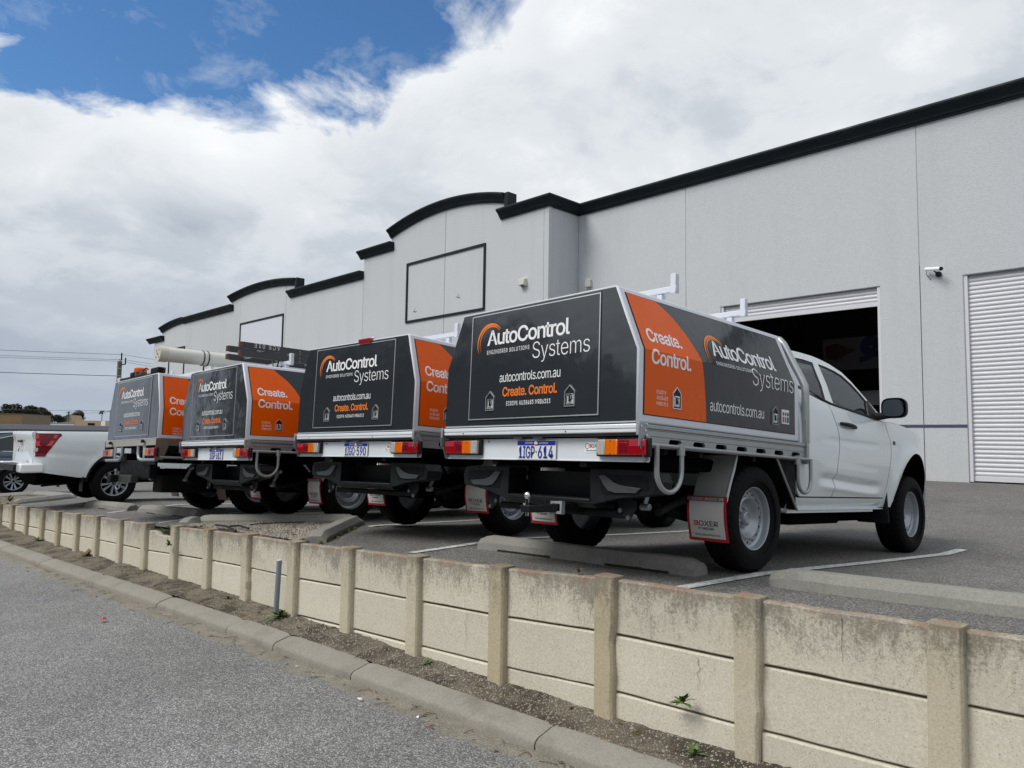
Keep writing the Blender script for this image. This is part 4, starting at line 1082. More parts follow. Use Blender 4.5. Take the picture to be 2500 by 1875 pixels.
def render_mat():
    m = Mt('grey_rendered_wall', (.50, .53, .54), .85); c = m.coord('pos')
    g = m.mix(m.noise(c, .35, 5, .55), (.55, .575, .61), (.515, .54, .56))
    g = m.mix(1, g, m.ramp(m.noise(c, 26, 5, .7), [(.3, .93), (.7, 1.06)]), 'MULTIPLY')
    mp = m.n('ShaderNodeMapping'); mp.inputs['Scale'].default_value = (1.6, 1.6, .12); m.l(c, mp.inputs[0])
    g = m.mix(m.math('MULTIPLY', m.math('SUBTRACT', m.noise(mp.outputs[0], 1, 6, .6), .50, True), .8, True), g, (.38, .40, .40))
    g = m.mix(1, g, m.ramp(m.n('ShaderNodeObjectInfo').outputs['Random'], [(0, .965), (1, 1.03)]), 'MULTIPLY')
    sz = m.n('ShaderNodeSeparateXYZ'); m.l(c, sz.inputs[0]); mp2 = m.n('ShaderNodeMapping'); mp2.inputs['Scale'].default_value = (5, 5, .25); m.l(c, mp2.inputs[0])
    lo_ = m.math('MULTIPLY', m.math('SUBTRACT', .35, sz.outputs[2]), .9, True); g = m.mix(m.math('MULTIPLY', m.math('MULTIPLY', lo_, m.noise(mp2.outputs[0], 1, 4)), .22), g, (.40, .37, .32))
    m.base(g); m.bump(m.noise(c, 34, 5, .75), .6, .02); return m.m
WALL = render_mat()
CORN = M('dark_green_grey_cornice', (.008, .014, .018), .6, var=.12, vs=1.5, kind='pos', spec=.25)
STRIPE = M('slate_blue_stripe', (.05, .06, .11), .6, var=.08, vs=8, kind='pos')
DOORM = M('white_roller_door', (.62, .63, .67), .45, 0, .1, var=.03, vs=3, kind='pos', dirt=.04)
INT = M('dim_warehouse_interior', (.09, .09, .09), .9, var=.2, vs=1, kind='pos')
LEAF = M('dark_tree_leaves', (.030, .040, .022), .75, var=.5, vs=.6, kind='pos')
WEED = M('weed_leaves', (.09, .15, .035), .6, var=.35, vs=30, kind='pos')
DRYW = M('dry_weed', (.16, .12, .06), .8, var=.3, vs=30, kind='pos')
BRICK = M('tan_brick', (.30, .19, .10), .85, var=.25, vs=6, kind='pos')
MORTAR = M('brick_mortar', (.20, .16, .12), .9)
SHED = M('blue_grey_sheet_metal', (.17, .185, .22), .5, var=.04, vs=.5, kind='pos')
SHEDD = M('darker_sheet_trim', (.11, .125, .17), .5)
TAN = M('tan_rendered_wall', (.38, .28, .19), .85, var=.12, vs=.3, kind='pos')
POLEM = M('treated_timber_pole', (.10, .115, .075), .85, var=.25, vs=3, kind='pos')
WIRE = M('dark_cable', (.03, .035, .04), .6)
STONE = M('mixed_gravel', (.30, .27, .23), .85, var=.55, vs=22, kind='pos')

# ------------------------------------------------------------ setting: terrain, road, car park, verge, kerb
def frange(a, b, n): return [a+(b-a)*i/n for i in range(n+1)]
def sheet(name, xs, vs_, fn, mat, **k):
    b = MB(); n = len(vs_); pts = [fn(x, v) for x in xs for v in vs_]
    b.add(pts, [(i*n+j, (i+1)*n+j, (i+1)*n+j+1, i*n+j+1) for i in range(len(xs)-1) for j in range(n-1)])
    return tag(b.obj(name, mat, smooth=60), kind='structure', **k)
sheet('terrain', frange(-1400, 1400, 14), frange(-1400, 1400, 14), lambda x, v: (x, v, -3.2), DIRT)
sheet('road', frange(-80, 40, 120), [0, .03, .1, .2, .4, .6, .8, 1], lambda x, v: (x, lerp(ykerb(x)+.02, -70, v*v), zroad(x)+(.03*min(1, v*6) if v else 0)), ROAD)
xs = sorted(set([-60, -55, -50, -45, -40, -35, -32]+frange(-30, 6, 72)+[8, 12, 20, 30]))
def cp(x, v):
    y = ywall(max(-27, min(1.7, x)))+.075 if v == 0 else v
    return (x, y, G(x, y)+.006*noise.noise(Vector((x*.8, y*.8, 0))))
sheet('car_park', xs, [0]+frange(4.3, 13, 29)+frange(13.5, 60, 24), cp, CARPARK)
def vg(x, v):
    y = lerp(ykerb(x)+.19, ywall(x)+.03, v); zb = itp(x, ZBOT)
    z = lerp(zb-.035, zb+.012, v)+.012*noise.noise(Vector((x*3, y*5, 1)))+.009*noise.noise(Vector((x*11, y*11, 3)))+.006*noise.noise(Vector((x*37, y*37, 5)))
    return (x, y, z)
sheet('dirt_verge', frange(-26.5, 1.7, 900), frange(0, 1, 22), vg, DIRT)
# kerb stones
kj = [-26.0, -23.8, -21.6, -19.4, -17.2, -15.0, -12.85, -10.8, -8.68, -7.08, -6.22, -5.06, -3.18, -1.35, .45, 2.0]
for a, c in zip(kj, kj[1:]):
    n = max(4, int((c-a)/.08)); prof = [(-.0, -.03), (-.0, .045), (.008, .062), (.028, .078), (.17, .112), (.196, .112), (.206, .10), (.206, -.06)]
    b = MB(); m_ = len(prof)
    x0, x1 = a+.006, c-.006; xm = (a+c)/2; jig = rnd.uniform(-.004, .004)
    for i in range(n+1):
        t = i/n; x = lerp(x0, x1, t); e = .010*max(0, 1-min(t, 1-t)*n/1.2)
        for d, h in prof:
            wob = .004*noise.noise(Vector((x*6, d*20, 0)))
            b.v.append((x-xm, ykerb(x)+d+(e if d < .1 else -e)+wob-ykerb(xm), zroad(x)+h-(e if h > 0 else 0)+jig+wob-zroad(xm)))
    for i in range(n):
        for j in range(m_-1): b.f.append((i*m_+j, (i+1)*m_+j, (i+1)*m_+j+1, i*m_+j+1)); b.mi.append(0)
    b.f.append(tuple(range(m_))[::-1]); b.f.append(tuple(range(n*m_, n*m_+m_))); b.mi += [0, 0]
    if a == -26.0: kerb = empty('kerb', (0, 0, 0)); tag(kerb, kind='structure')
    b.obj('kerb_stone', KERBC, kerb, smooth=28, loc=(xm, ykerb(xm), zroad(xm)))
sheet('kerb_bed', frange(-26, 2, 56), [0, 1], lambda x, v: (x, ykerb(x)+lerp(.012, .19, v), zroad(x)+lerp(.02, .07, v)), DIRT)

# ------------------------------------------------------------ retaining wall
rw = empty('retaining_wall', (-8, 3.6, -1.8), label='weathered cream concrete post and panel retaining wall between road and car park', cat='retaining wall')
bpy.context.view_layer.update(); inv = Vector((8, -3.6, 1.8))
PW = .078
for i, (x, y, zt, zb) in enumerate(POSTS):
    lean = rnd.uniform(-.012, .012); zt2 = zt+.012
    b = MB(); n = 10; vs = []
    if i == len(POSTS)-14: zt2 += 0
    prof = [(-PW, .10), (-PW, -.012), (-PW+.014, -.030), (PW-.014, -.030), (PW, -.012), (PW, .10)]
    chip = {9: .6, 17: .75, 20: .5, 25: .45, 26: .35}.get(i)
    for k in range(n+1):
        t = k/n; z = lerp(zb-.12, zt2, t)-zt2
        for px_, py_ in prof:
            q = 0
            if chip and px_ > PW-.02 and abs(t-chip) < .28: q = -.018*abs(noise.noise(Vector((k*1.7, i, px_*9))))*2.2
            vs.append((px_+lean*t+q+.002*noise.noise(Vector((px_*30, k, i))), py_-q*.5, z))
    m_ = len(prof); fs = [(k*m_+j, k*m_+(j+1) % m_, (k+1)*m_+(j+1) % m_, (k+1)*m_+j) for k in range(n) for j in range(m_)]
    fs += [tuple(range(n*m_, n*m_+m_)), tuple(range(m_))[::-1]]
    b.add(vs, fs); b.obj('post', POSTC, rw, bevel=.004, smooth=15, loc=Vector((x, y, zt2))+inv)
for i, (p, q) in enumerate(zip(POSTS, POSTS[1:])):
    d = Vector((q[0]-p[0], q[1]-p[1], 0)); L = d.length; d.normalize(); nrm = Vector((-d.y, d.x, 0))
    x0 = PW-.012; x1 = L-PW+.012; top0, top1 = p[2]-.004, q[2]-.004
    broken = i == 17
    H = .342; row = 0; z0o = 0.
    while True:
        zo = -row*(H+.010)
        if max(top0, top1)+zo < max(p[3], q[3])-.01: break
        n = 16; b = MB(); vs = []; dz = rnd.uniform(-.003, .003); dy = rnd.uniform(-.004, .004)
        for k in range(n+1):
            t = k/n; u = lerp(x0, x1, t); zt_ = lerp(top0, top1, (u/L))+zo+dz*(row > 0)
            if row == 0: zt_ += .004*noise.noise(Vector((p[0]+u*4, 0, 0)))-.004
            if broken and row == 0: zt_ -= .075+.05*sstep(.25, .45, t)+.012*noise.noise(Vector((u*14, 0, 2)))
            zl = lerp(top0, top1, u/L)+zo-H+.003*noise.noise(Vector((u*7, row*5, i)))
            bx = .006*noise.noise(Vector((u*2, i, row)))
            P_ = Vector((p[0], p[1], 0))+d*u
            for off, z in ((.028+dy+bx, zl+.004), (.024+dy+bx, zl+.010), (.024+dy+bx, zt_-.010), (.032+dy+bx, zt_), (.085, zt_), (.085, zl)):
                w_ = P_+nrm*off; vs.append((w_.x-p[0], w_.y-p[1], z-top0))
        fs = [(k*6+j, (k+1)*6+j, (k+1)*6+(j+1) % 6, k*6+(j+1) % 6) for k in range(n) for j in range(6)]
        fs += [tuple(range(6))[::-1], tuple(range(n*6, n*6+6))]
        b.add(vs, fs); b.obj('panel', PANELC, rw, smooth=12, loc=Vector((p[0], p[1], top0))+inv)
        row += 1
for k_, (x, za, zb_, amp) in enumerate([(-4.28, -1.30, -1.57, .012), (-8.32, -1.45, -1.66, .01), (-2.35, -1.25, -1.42, .01), (-1.55, -.88, -1.10, .006), (-11.9, -1.30, -1.50, .01)]):
    b = MB(); n = 16; vs = []
    for i in range(n+1):
        t = i/n; z = lerp(za, zb_, t); xx = x+amp*noise.noise(Vector((t*5, k_*7, 0)))*2+amp*.5*noise.noise(Vector((t*19, k_, 0))); w_ = .0016*(1-t*.6)
        for q in (-w_, w_): vs.append((xx+q, ywall(xx)+.0155, z))
    b.add(vs, [(2*i, 2*i+1, 2*i+3, 2*i+2) for i in range(n)]); b.v = [tuple(Vector(v)+inv) for v in b.v]; b.obj('crack', M('crack_dark', (.06, .05, .04), .95) if k_ == 0 else bpy.data.materials['crack_dark'], rw, smooth=0)
# dark backing earth behind the joints
sheet('wall_backfill', frange(-26, 1.6, 60), [0, 1], lambda x, v: (x, ywall(x)+.088, lerp(-2.1, itp(x, ZTOP)-.06, v)), M('dark_backfill', (.03, .028, .022), .95))

def stops(name, x0, x1, y0, y1, label, wd=.19, h=.112, grp='concrete wheel stops along the parking bays', endcut=.085):
    L = math.hypot(x1-x0, y1-y0); a = math.atan2(y1-y0, x1-x0); xm, ym = (x0+x1)/2, (y0+y1)/2
    b = MB(); n = 26; vs = []
    ca, sa = math.cos(a), math.sin(a)
    prof = [(-wd/2, 0), (-wd/2+.012, h*.55), (-wd/2+.050, h), (wd/2-.050, h), (wd/2-.012, h*.55), (wd/2, 0)]
    zc = (G(x0, y0+wd/2)+G(x1, y1+wd/2))/2
    for k in range(n+1):
        t = k/n; u = lerp(-L/2, L/2, t); e = min(t, 1-t)*L; sh = min(1, .42+.58*e/endcut) if e < endcut else 1
        for d, z in prof:
            X = u+(0); Y = d*(sh*.3+.7 if z > h*.8 else 1); Z = z*(1 if sh >= 1 else (.55+.45*sh if z > 0 else 1))
            wv = .004*noise.noise(Vector((u*9, d*30, z*30+x0)))
            Xw, Yw = X*ca-Y*sa, X*sa+Y*ca
            gz = G(xm+Xw, ym+wd/2+Yw)
            vs.append((Xw, Yw+wd/2, gz-zc+Z+wv-(.02 if z == 0 else 0)))
    fs = [(k*6+j, (k+1)*6+j, (k+1)*6+(j+1) % 6, k*6+(j+1) % 6) for k in range(n) for j in range(6)]
    fs += [tuple(range(6))[::-1], tuple(range(n*6, n*6+6))]
    b.add(vs, fs); o = b.obj(name, STOPC, bevel=.004, smooth=15, loc=(xm, ym, zc))
    return tag(o, label, 'wheel stop', grp)
stops('wheel_stop', -5.0, -2.79, 4.50, 4.52, 'grey concrete wheel stop behind the ute nearest the camera', wd=.19)
stops('wheel_stop', -2.27, .15, 4.55, 4.80, 'grey concrete wheel stop at the right, in the empty bay by the retaining wall', wd=.22)
stops('wheel_stop', -15.42, -13.30, 4.06, 4.15, 'grey concrete wheel stop behind the white pickup')
stops('wheel_stop', -12.88, -10.94, 4.17, 4.32, 'grey concrete wheel stop behind the ute with the orange beacon')
stops('wheel_stop', -26.4, -24.3, 4.3, 4.35, 'grey concrete wheel stop at the far left beneath the blue grey SUV')
# near-black strips paint the shade of the gaps under the stops
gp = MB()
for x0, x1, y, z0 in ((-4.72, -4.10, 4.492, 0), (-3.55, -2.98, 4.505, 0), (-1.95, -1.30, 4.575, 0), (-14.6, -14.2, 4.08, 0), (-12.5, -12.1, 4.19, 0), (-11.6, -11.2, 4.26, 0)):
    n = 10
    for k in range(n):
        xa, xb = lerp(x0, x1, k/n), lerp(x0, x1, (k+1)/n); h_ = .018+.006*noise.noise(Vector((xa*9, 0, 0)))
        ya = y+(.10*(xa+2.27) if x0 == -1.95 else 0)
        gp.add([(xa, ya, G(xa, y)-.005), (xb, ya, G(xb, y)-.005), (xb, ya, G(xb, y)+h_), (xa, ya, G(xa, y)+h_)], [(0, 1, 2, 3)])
tag(gp.obj('stop_gap_shade', M('stop_gap_shade', (.018, .016, .010), .95), smooth=0), kind='stuff', label='painted dark shade in the gaps along the feet of the wheel stops', cat='moss')

# parking lines
lines = [((-2.60, 4.05), (-2.24, 8.8)), ((-5.27, 3.98), (-5.13, 8.6)), ((-7.30, 4.9), (-7.95, 8.3)), ((-10.85, 3.80), (-10.55, 8.2)), ((-13.45, 3.72), (-13.05, 8.2)), ((-16.15, 3.68), (-15.6, 8.2)), ((-18.9, 4.6), (-18.4, 8.2))]
ml = empty('parking_lines', (0, 0, 0), kind='structure')
for (x0, y0), (x1, y1) in lines:
    n = 40
    b = MB(); pts = []
    for k in range(n+1):
        t = k/n; x, y = lerp(x0, x1, t), lerp(y0, y1, t)
        for s_ in (-.05, .05):
            e = .006*noise.noise(Vector((x*5+s_*40, y*7, 0))); pts.append((x+s_+e, y, G(x+s_, y)+.006*noise.noise(Vector(((x+s_)*.8, y*.8, 0)))+.0065))
    b.add(pts, [(2*k, 2*k+1, 2*k+3, 2*k+2) for k in range(n)]); b.obj('painted_line', PAINT, ml, smooth=60)

# planting islands between the bays
def island(poly_back, label, gravel_poly):
    isl = empty('kerbed_island', (poly_back[0][0], poly_back[0][1], G(*poly_back[0])), label=label, cat='kerbed island', group='kerbed gravel islands at the bay ends')
    o0 = Vector(isl.location)
    for (a, c) in zip(poly_back, poly_back[1:]):
        a_, c_ = Vector((*a, 0)), Vector((*c, 0)); d = (c_-a_); L = d.length; d.normalize(); nr = Vector((-d.y, d.x, 0))
        n = max(6, int(L/.12)); vs = []; hh = .115; wd = .22
        prof = [(-wd/2, -.03), (-wd/2, hh*.45), (-wd/2+.055, hh), (wd/2-.055, hh), (wd/2, hh*.45), (wd/2, -.03)]
        for k in range(n+1):
            t = k/n; P_ = a_+d*L*t; e = min(t, 1-t)*L; dr = .45*max(0, 1-e/.10)
            for q, z in prof:
                w_ = P_+nr*q; wv = .006*noise.noise(Vector((w_.x*8, w_.y*8, z*20)))
                vs.append((w_.x-o0.x, w_.y-o0.y, G(P_.x, P_.y)-o0.z+(z*(1-dr) if z > 0 else z)+wv))
        fs = [(k*6+j, (k+1)*6+j, (k+1)*6+(j+1) % 6, k*6+(j+1) % 6) for k in range(n) for j in range(6)]
        fs += [tuple(range(6))[::-1], tuple(range(n*6, n*6+6))]
        b = MB().add(vs, fs); b.obj('kerb_block', STOPC, isl, bevel=.006, smooth=15)
    n = 26; (ax, ay), (bx, by), (cx_, cy_), (dx_, dy_) = gravel_poly
    b = MB()
    def fn(u, v):
        x = lerp(lerp(ax, bx, u), lerp(dx_, cx_, u), v); y = lerp(lerp(ay, by, u), lerp(dy_, cy_, u), v)
        return (x-o0.x, y-o0.y, G(x, y)+.028-o0.z+.02*noise.noise(Vector((x*5, y*5, 0)))+.008*noise.noise(Vector((x*22, y*22, 0))))
    b.grid(60, 30, fn); b.obj('gravel_fill', DIRT, isl, smooth=60)
    return isl
island([(-9.72, 3.70), (-9.98, 4.02), (-7.80, 4.93), (-7.62, 4.93), (-6.68, 3.80)][0:1]+[(-9.98, 4.02), (-7.72, 4.98), (-6.70, 3.86)], 'triangular kerbed gravel island between wall and the two middle utes', [(-9.75, 3.66), (-6.70, 3.76), (-7.72, 4.9), (-9.9, 4.05)])
island([(-22.6, 3.35), (-22.0, 4.7), (-18.9, 4.72), (-18.3, 3.50)], 'low kerbed island at far left beside the white pickup', [(-22.5, 3.3), (-18.4, 3.45), (-18.95, 4.65), (-22.0, 4.65)])

# gravel and crumbs: loose stones nobody could count
def stones(name, fn, n, s0, s1, mat, label):
    b = MB()
    for _ in range(n):
        x, y, z = fn(); s_ = rnd.uniform(s0, s1); a = rnd.uniform(0, 2*PI)
        p = [(math.cos(a+t)*s_*rnd.uniform(.7, 1.2), math.sin(a+t)*s_*rnd.uniform(.7, 1.2)) for t in (0, 1.57, 3.14, 4.71)]
        b.add([(x+u, y+v, z-.002) for u, v in p]+[(x+.3*p[0][0], y+.3*p[0][1], z+s_*rnd.uniform(.4, .9))], [(0, 1, 4), (1, 2, 4), (2, 3, 4), (3, 0, 4)])
    tag(b.obj(name, mat, smooth=0), label, 'gravel', kind='stuff')
def vfn():
    x = rnd.uniform(-16, 1.6) if rnd.random() < .5 else rnd.uniform(-7, 1.6); v = rnd.random(); return vg(x, v)
stones('verge_gravel', vfn, 7000, .003, .011, STONE, 'loose gravel and crumbs on the dirt verge')
def rfn():
    x = rnd.uniform(-12, 1.5) if rnd.random() < .6 else rnd.uniform(-6, 1.5); d = abs(rnd.gauss(0, .16)); return (x, ykerb(x)-.01-d, zroad(x)+.004)
stones('gutter_grit', rfn, 5000, .002, .008, STONE, 'sand and grit gathered along the foot of the kerb')
def ifn():
    x = rnd.uniform(-9.7, -6.9); y = rnd.uniform(3.75, 3.75+.9*max(.1, min(1, (x+9.9)/1.5 if x < -8.2 else (-6.7-x)/1.0+.1))); return (x, y, G(x, y)+.035)
stones('island_gravel', ifn, 3000, .006, .022, STONE, 'loose gravel inside the kerbed island')

tw = MB()
for _ in range(220):
    x = rnd.uniform(-13, 1.4); on_road = rnd.random() < .55
    if on_road: y = ykerb(x)-.02-abs(rnd.gauss(0, .12)); z = zroad(x)+.012
    else: v = rnd.random(); x, y, z = vg(x, v); z += .006
    a = rnd.uniform(0, PI); L = rnd.uniform(.015, .07); c_, s_ = math.cos(a)*L, math.sin(a)*L
    if rnd.random() < .6: tw.tube([(x-c_, y-s_, z), (x, y, z+.006), (x+c_, y+s_, z+.002)], .0022, 4)
    else: tw.add([(x-c_*.4, y-s_*.4, z), (x+s_*.2, y-c_*.2, z+.008), (x+c_*.4, y+s_*.4, z+.002), (x-s_*.2, y+c_*.2, z+.004)], [(0, 1, 2, 3)])
tag(tw.obj('leaf_litter', M('dry_leaf_and_twig', (.11, .065, .03), .8, var=.6, vs=9, kind='pos'), smooth=0), 'dry twigs and leaf scraps scattered along the kerb and verge', 'leaf litter', kind='stuff')

# ------------------------------------------------------------ weeds, litter, pipe
def weed(x, y, z, s_, n, label, mat=WEED, group='weeds along the wall', wall=False, into=None):
    b = MB()
    for i in range(n):
        a = 2*PI*i/n+rnd.uniform(-.4, .4); el = rnd.uniform(.15, 1.25); L = s_*rnd.uniform(.5, 1.0); w_ = L*.13
        d = Vector((math.cos(a)*math.cos(el), math.sin(a)*math.cos(el)*(1 if not wall else .5), math.sin(el))); 
        if wall and d.y > 0: d.y = -d.y
        t = d.cross(Vector((0, 0, 1))).normalized(); up = t.cross(d)
        prev = None; vs = []; m_ = 6
        for k in range(m_+1):
            q = k/m_; c = d*L*q+Vector((0, 0, -L*.35*q*q)); ww = w_*math.sin(PI*min(.97, q*.9+.1))*(1.25 if k % 2 else .75)
            vs += [c-t*ww, c+up*ww*.25, c+t*ww]
        fs = []
        for k in range(m_):
            a3 = 3*k; fs += [(a3, a3+1, a3+4, a3+3), (a3+1, a3+2, a3+5, a3+4)]
        b.add(vs, fs)
    if into is not None: into.add([(p[0]+x, p[1]+y, p[2]+z) for p in b.v], b.f); return
    return tag(b.obj('weed', mat, smooth=60, loc=(x, y, z)), label, 'weed', group)
weed(-2.42, 3.80, -1.50, .135, 17, 'leafy green weed growing from the lowest wall joint at lower right', wall=True)
weed(-2.30, 3.74, -1.73, .09, 12, 'small pale weed on the verge below the leafy wall weed')
weed(-4.62, 3.68, -1.735, .085, 11, 'small green weed on the verge at the fifth panel from the right')
weed(-6.83, 3.57, -1.76, .17, 20, 'spreading green weed at the foot of the grey pipe')
weed(-7.95, 3.55, -1.76, .13, 9, 'thin dark weed against the wall left of the grey pipe', DRYW)
weed(-9.57, 3.50, -1.36, .15, 14, 'green weed growing out of the post beside the broken panel', wall=True)
weed(-12.6, 3.40, -1.86, .28, 16, 'dry brown weed clump at the foot of the flaking post', DRYW)
weed(-15.25, 3.33, -1.9, .2, 12, 'small green weed by the grey patched post at left')
weed(-3.25, 3.85, -.87, .06, 18, 'dry tuft on top of the wall post', DRYW)
W1, W2, W3, W4 = MB(), MB(), MB(), MB()
for i in range(16):
    x = rnd.uniform(-10.5, -9.7); y = rnd.uniform(3.66, 3.9)
    weed(x, y, G(x, y)-.06, .14, 10, '', into=W1)
for i in range(18):
    t = rnd.random(); x = lerp(-6.55, -7.4, t)+rnd.uniform(-.03, .05); y = lerp(3.80, 4.78, t)
    weed(x+.06, y-.03, G(x, y)+.0, .07, 8, '', into=W2)
for i in range(14):
    x = rnd.uniform(-9.8, -6.9); weed(x, rnd.uniform(3.72, 4.1), G(x, 3.9)+.02, .06, 7, '', into=W3)
for i in range(10):
    x = rnd.uniform(-22, -18.8); weed(x, rnd.uniform(3.4, 3.8), G(x, 3.6)+.05, .22, 10, '', into=W4)
for W_, m__, lb_ in ((W1, WEED, 'low green weeds filling the gap above the broken wall panel'), (W2, WEED, 'short green weeds at the foot of the sloping island kerb'), (W3, DRYW, 'sparse dry sprouts in the island gravel'), (W4, DRYW, 'dry grass on the far left island')):
    tag(W_.obj('ground_weeds', m__, smooth=60), lb_, 'weeds', kind='stuff')
pp = MB().tube([(-6.93, 3.585, -1.80), (-6.905, 3.590, -1.22)], .026, 16)
pp = tag(pp.obj('grey_pipe', M('grey_pvc', (.20, .23, .28), .35, var=.08, vs=8), smooth=50), 'upright grey plastic pipe standing against the retaining wall', 'pipe')
MB().tube([(-6.9055, 3.590, -1.22), (-6.905, 3.590, -1.214)], [.027, .022], 16).obj('pipe_cap', M('dusty_cap', (.55, .56, .55), .6), pp)
b = MB(); random.seed(3)
for k in range(5):
    pts = [Vector((rnd.uniform(-.045, .045), rnd.uniform(-.03, .03), rnd.uniform(0, .045))) for _ in range(4)]; b.add(pts, [(0, 1, 2), (0, 2, 3), (0, 3, 1)])
lt = tag(b.obj('litter', M('crumpled_red_white_wrapper', (.7, .5, .48), .5), smooth=0, loc=(-8.30, 2.43, zroad(-8.3)+.03)), 'crumpled red and white wrapper lying on the road', 'litter')
MB().add([(-.03, -.035, .01), (.035, -.03, .015), (.02, .0, .05), (-.035, 0, .035)], [(0, 1, 2, 3)]).obj('red_print', LETTERR, lt, smooth=0)
for i, (x, y) in enumerate([(-4.07, 3.17), (-5.6, 3.10), (-4.6, 3.05), (-3.55, 3.18), (-4.25, 3.62), (-3.9, 3.13)]):
    s_ = .022; b = MB().add([(rnd.uniform(-s_, s_), rnd.uniform(-s_, s_), rnd.uniform(0, s_)) for _ in range(5)], [(0, 1, 2), (0, 2, 3), (1, 3, 4)])
    tag(b.obj('paper_scrap', LETTER if i != 5 else LETTERR, smooth=0, loc=(x, y, zroad(x)+.008+(.12 if y > 3.5 else 0))), ('white scrap of paper on the road sand nearest the right frame edge of the kerb', 'small white scrap at the sandy gutter left of the others', 'white crumb of litter on the gutter sand mid way along the kerb', 'torn white paper bit in the gutter below the leafy weed', 'white scrap on the verge beside a post foot', 'red scrap of wrapper in the gutter sand')[i], 'litter', 'scraps of litter along the kerb')
b = MB()
for a, c in (((-8.75, 3.72, -1.05), (-8.15, 3.70, -1.06)), ((-8.45, 3.76, -1.04), (-8.05, 3.80, -1.03))): b.tube([a, lerp(Vector(a), Vector(c), .5)+Vector((0, 0, .02)), c], .012, 6)
b.tube([(-8.15, 3.85, -1.0), (-8.0, 4.1, -.985), (-7.7, 4.3, -.96)], .006, 6)
tag(b.obj('wiper_blade', BLACKP), 'broken black wiper blade lying on top of the wall', 'debris')

# ------------------------------------------------------------ warehouse
YW_, YO_ = 18.56, 17.08
wh = empty('warehouse', (-16, 18.56, -.75), label='long pale grey rendered warehouse with stepped and arched dark cornices', cat='warehouse')
wo_ = Vector((16, -18.56, .75))
def bobj(b, name, mat, bevel=0, smooth=30, parent=None):
    b.v = [tuple(Vector(v)+wo_) for v in b.v]; return b.obj(name, mat, parent or wh, bevel=bevel, smooth=smooth)
GB = -2.4
for (x0, x1) in ((-15.79, -11.66), (-11.66, -5.42), (-5.42, .82), (.82, 7.0), (7.0, 13.2)):
    t = 7.80
    if x0 == -11.66: poly = [(x0, GB), (-10.54, GB), (-10.54, 3.83), (-6.30, 3.83), (-6.30, GB), (x1, GB), (x1, t), (x0, t)]
    elif x0 == -5.42: poly = [(x0, GB), (-4.54, GB), (-4.54, 3.83), (-.30, 3.83), (-.30, GB), (x1, GB), (x1, t), (x0, t)]
    else: poly = [(x0, GB), (x1, GB), (x1, t), (x0, t)]
    q = [(min(max(x, x0+.008), x1-.008), z) for x, z in poly]
    bobj(MB().prism(q, 'y', YW_, YW_+.22), 'wall_panel', WALL, bevel=.012)
bobj(MB().box(-15.7, 13, YW_+.02, YW_+.2, 4.2, 7.7), 'joint_sealant', WALL)
bobj(MB().box(-15.99, -15.79, YO_+.20, YW_+.3, GB, 7.80), 'return_wall', WALL, bevel=.01)
bobj(MB().box(-15.99, -15.782, YO_, YO_+.19, GB, 7.80), 'corner_pier', WALL, bevel=.012)
def arch(x0, x1, za, zp, zb, n=18):
    """arched top from x0 (right) to x1 (left)"""
    o = []
    for i in range(n+1):
        t = i/n; x = lerp(x0, x1, t); e = lerp(za, zb, t); o.append((x, e+(zp-lerp(za, zb, .5))*4*t*(1-t)))
    return o
A1 = arch(-17.70, -24.45, 8.38, 8.86, 8.42); A2 = arch(-32.05, -39.4, 7.58, 7.88, 7.66); A3 = [(x, z) for x, z in arch(-42.3, -49.7, 6.90, 7.22, 6.93) if x <= -45.9]
tops = [(-15.99, 7.80), (-17.70, 7.80)]+A1+[(-24.45, 7.86), (-26.40, 7.86), (-26.40, 7.02), (-32.05, 7.02)]+A2+[(-39.4, 7.12), (-45.9, 7.12)]+A3+[(-49.7, 6.36), (-51.06, 6.36)]
tops = [(x, z-.06) for x, z in tops]
cuts = [-15.99, -21.0, -26.40, -33.17, -38.25, -45.62, -51.06]
for xa, xb in zip(cuts, cuts[1:]):
    seg = [(x, z) for x, z in tops if xb < x < xa]
    def zt_at(x, side):
        for (a, za), (c, zc) in zip(tops, tops[1:]):
            if c <= x <= a and a != c and ((side > 0 and x < a) or (side < 0 and x > c) or True):
                if side > 0 and x == c: continue
                if side < 0 and x == a: continue
                return lerp(za, zc, (a-x)/(a-c))
        return tops[-1][1]
    poly = [(xa-.01, GB), (xa-.01, zt_at(xa, 1))]+seg+[(xb+.01, zt_at(xb, -1)), (xb+.01, GB)]
    bobj(MB().prism(poly, 'y', YO_, YO_+.22), 'wall_panel', WALL, bevel=.012, smooth=20)
b = MB(); b.box(-15.9, -15.8+.0, YO_+.02, YO_+.18, GB, 6.2)
for xa, xb, z in ((-16, -26.3, 7.6), (-26.3, -45.9, 6.9), (-45.9, -51, 6.2)): b.box(xb, xa, YO_+.03, YO_+.20, GB, z)
bobj(b, 'wall_core', WALL)
bobj(MB().box(-51.06, -50.84, YO_+.22, 34, GB, 6.2), 'end_wall', WALL)
bobj(MB().box(-51.0, 13, YW_+.4, 44, 6.0, 6.2), 'roof_sheet', SHED)
bobj(MB().box(-51.0, 13, 43.8, 44, GB, 6.0), 'rear_wall', WALL); bobj(MB().box(13.0, 13.2, YW_+.1, 44, GB, 7.8), 'right_wall', WALL)
CP = [(-.02, .0), (.24, .0), (.275, -.02), (.285, -.06), (.265, -.10), (.225, -.115), (.225, -.13), (.17, -.17), (.13, -.235), (.115, -.26), (.115, -.275), (.07, -.295), (.06, -.34), (-.02, -.34)]
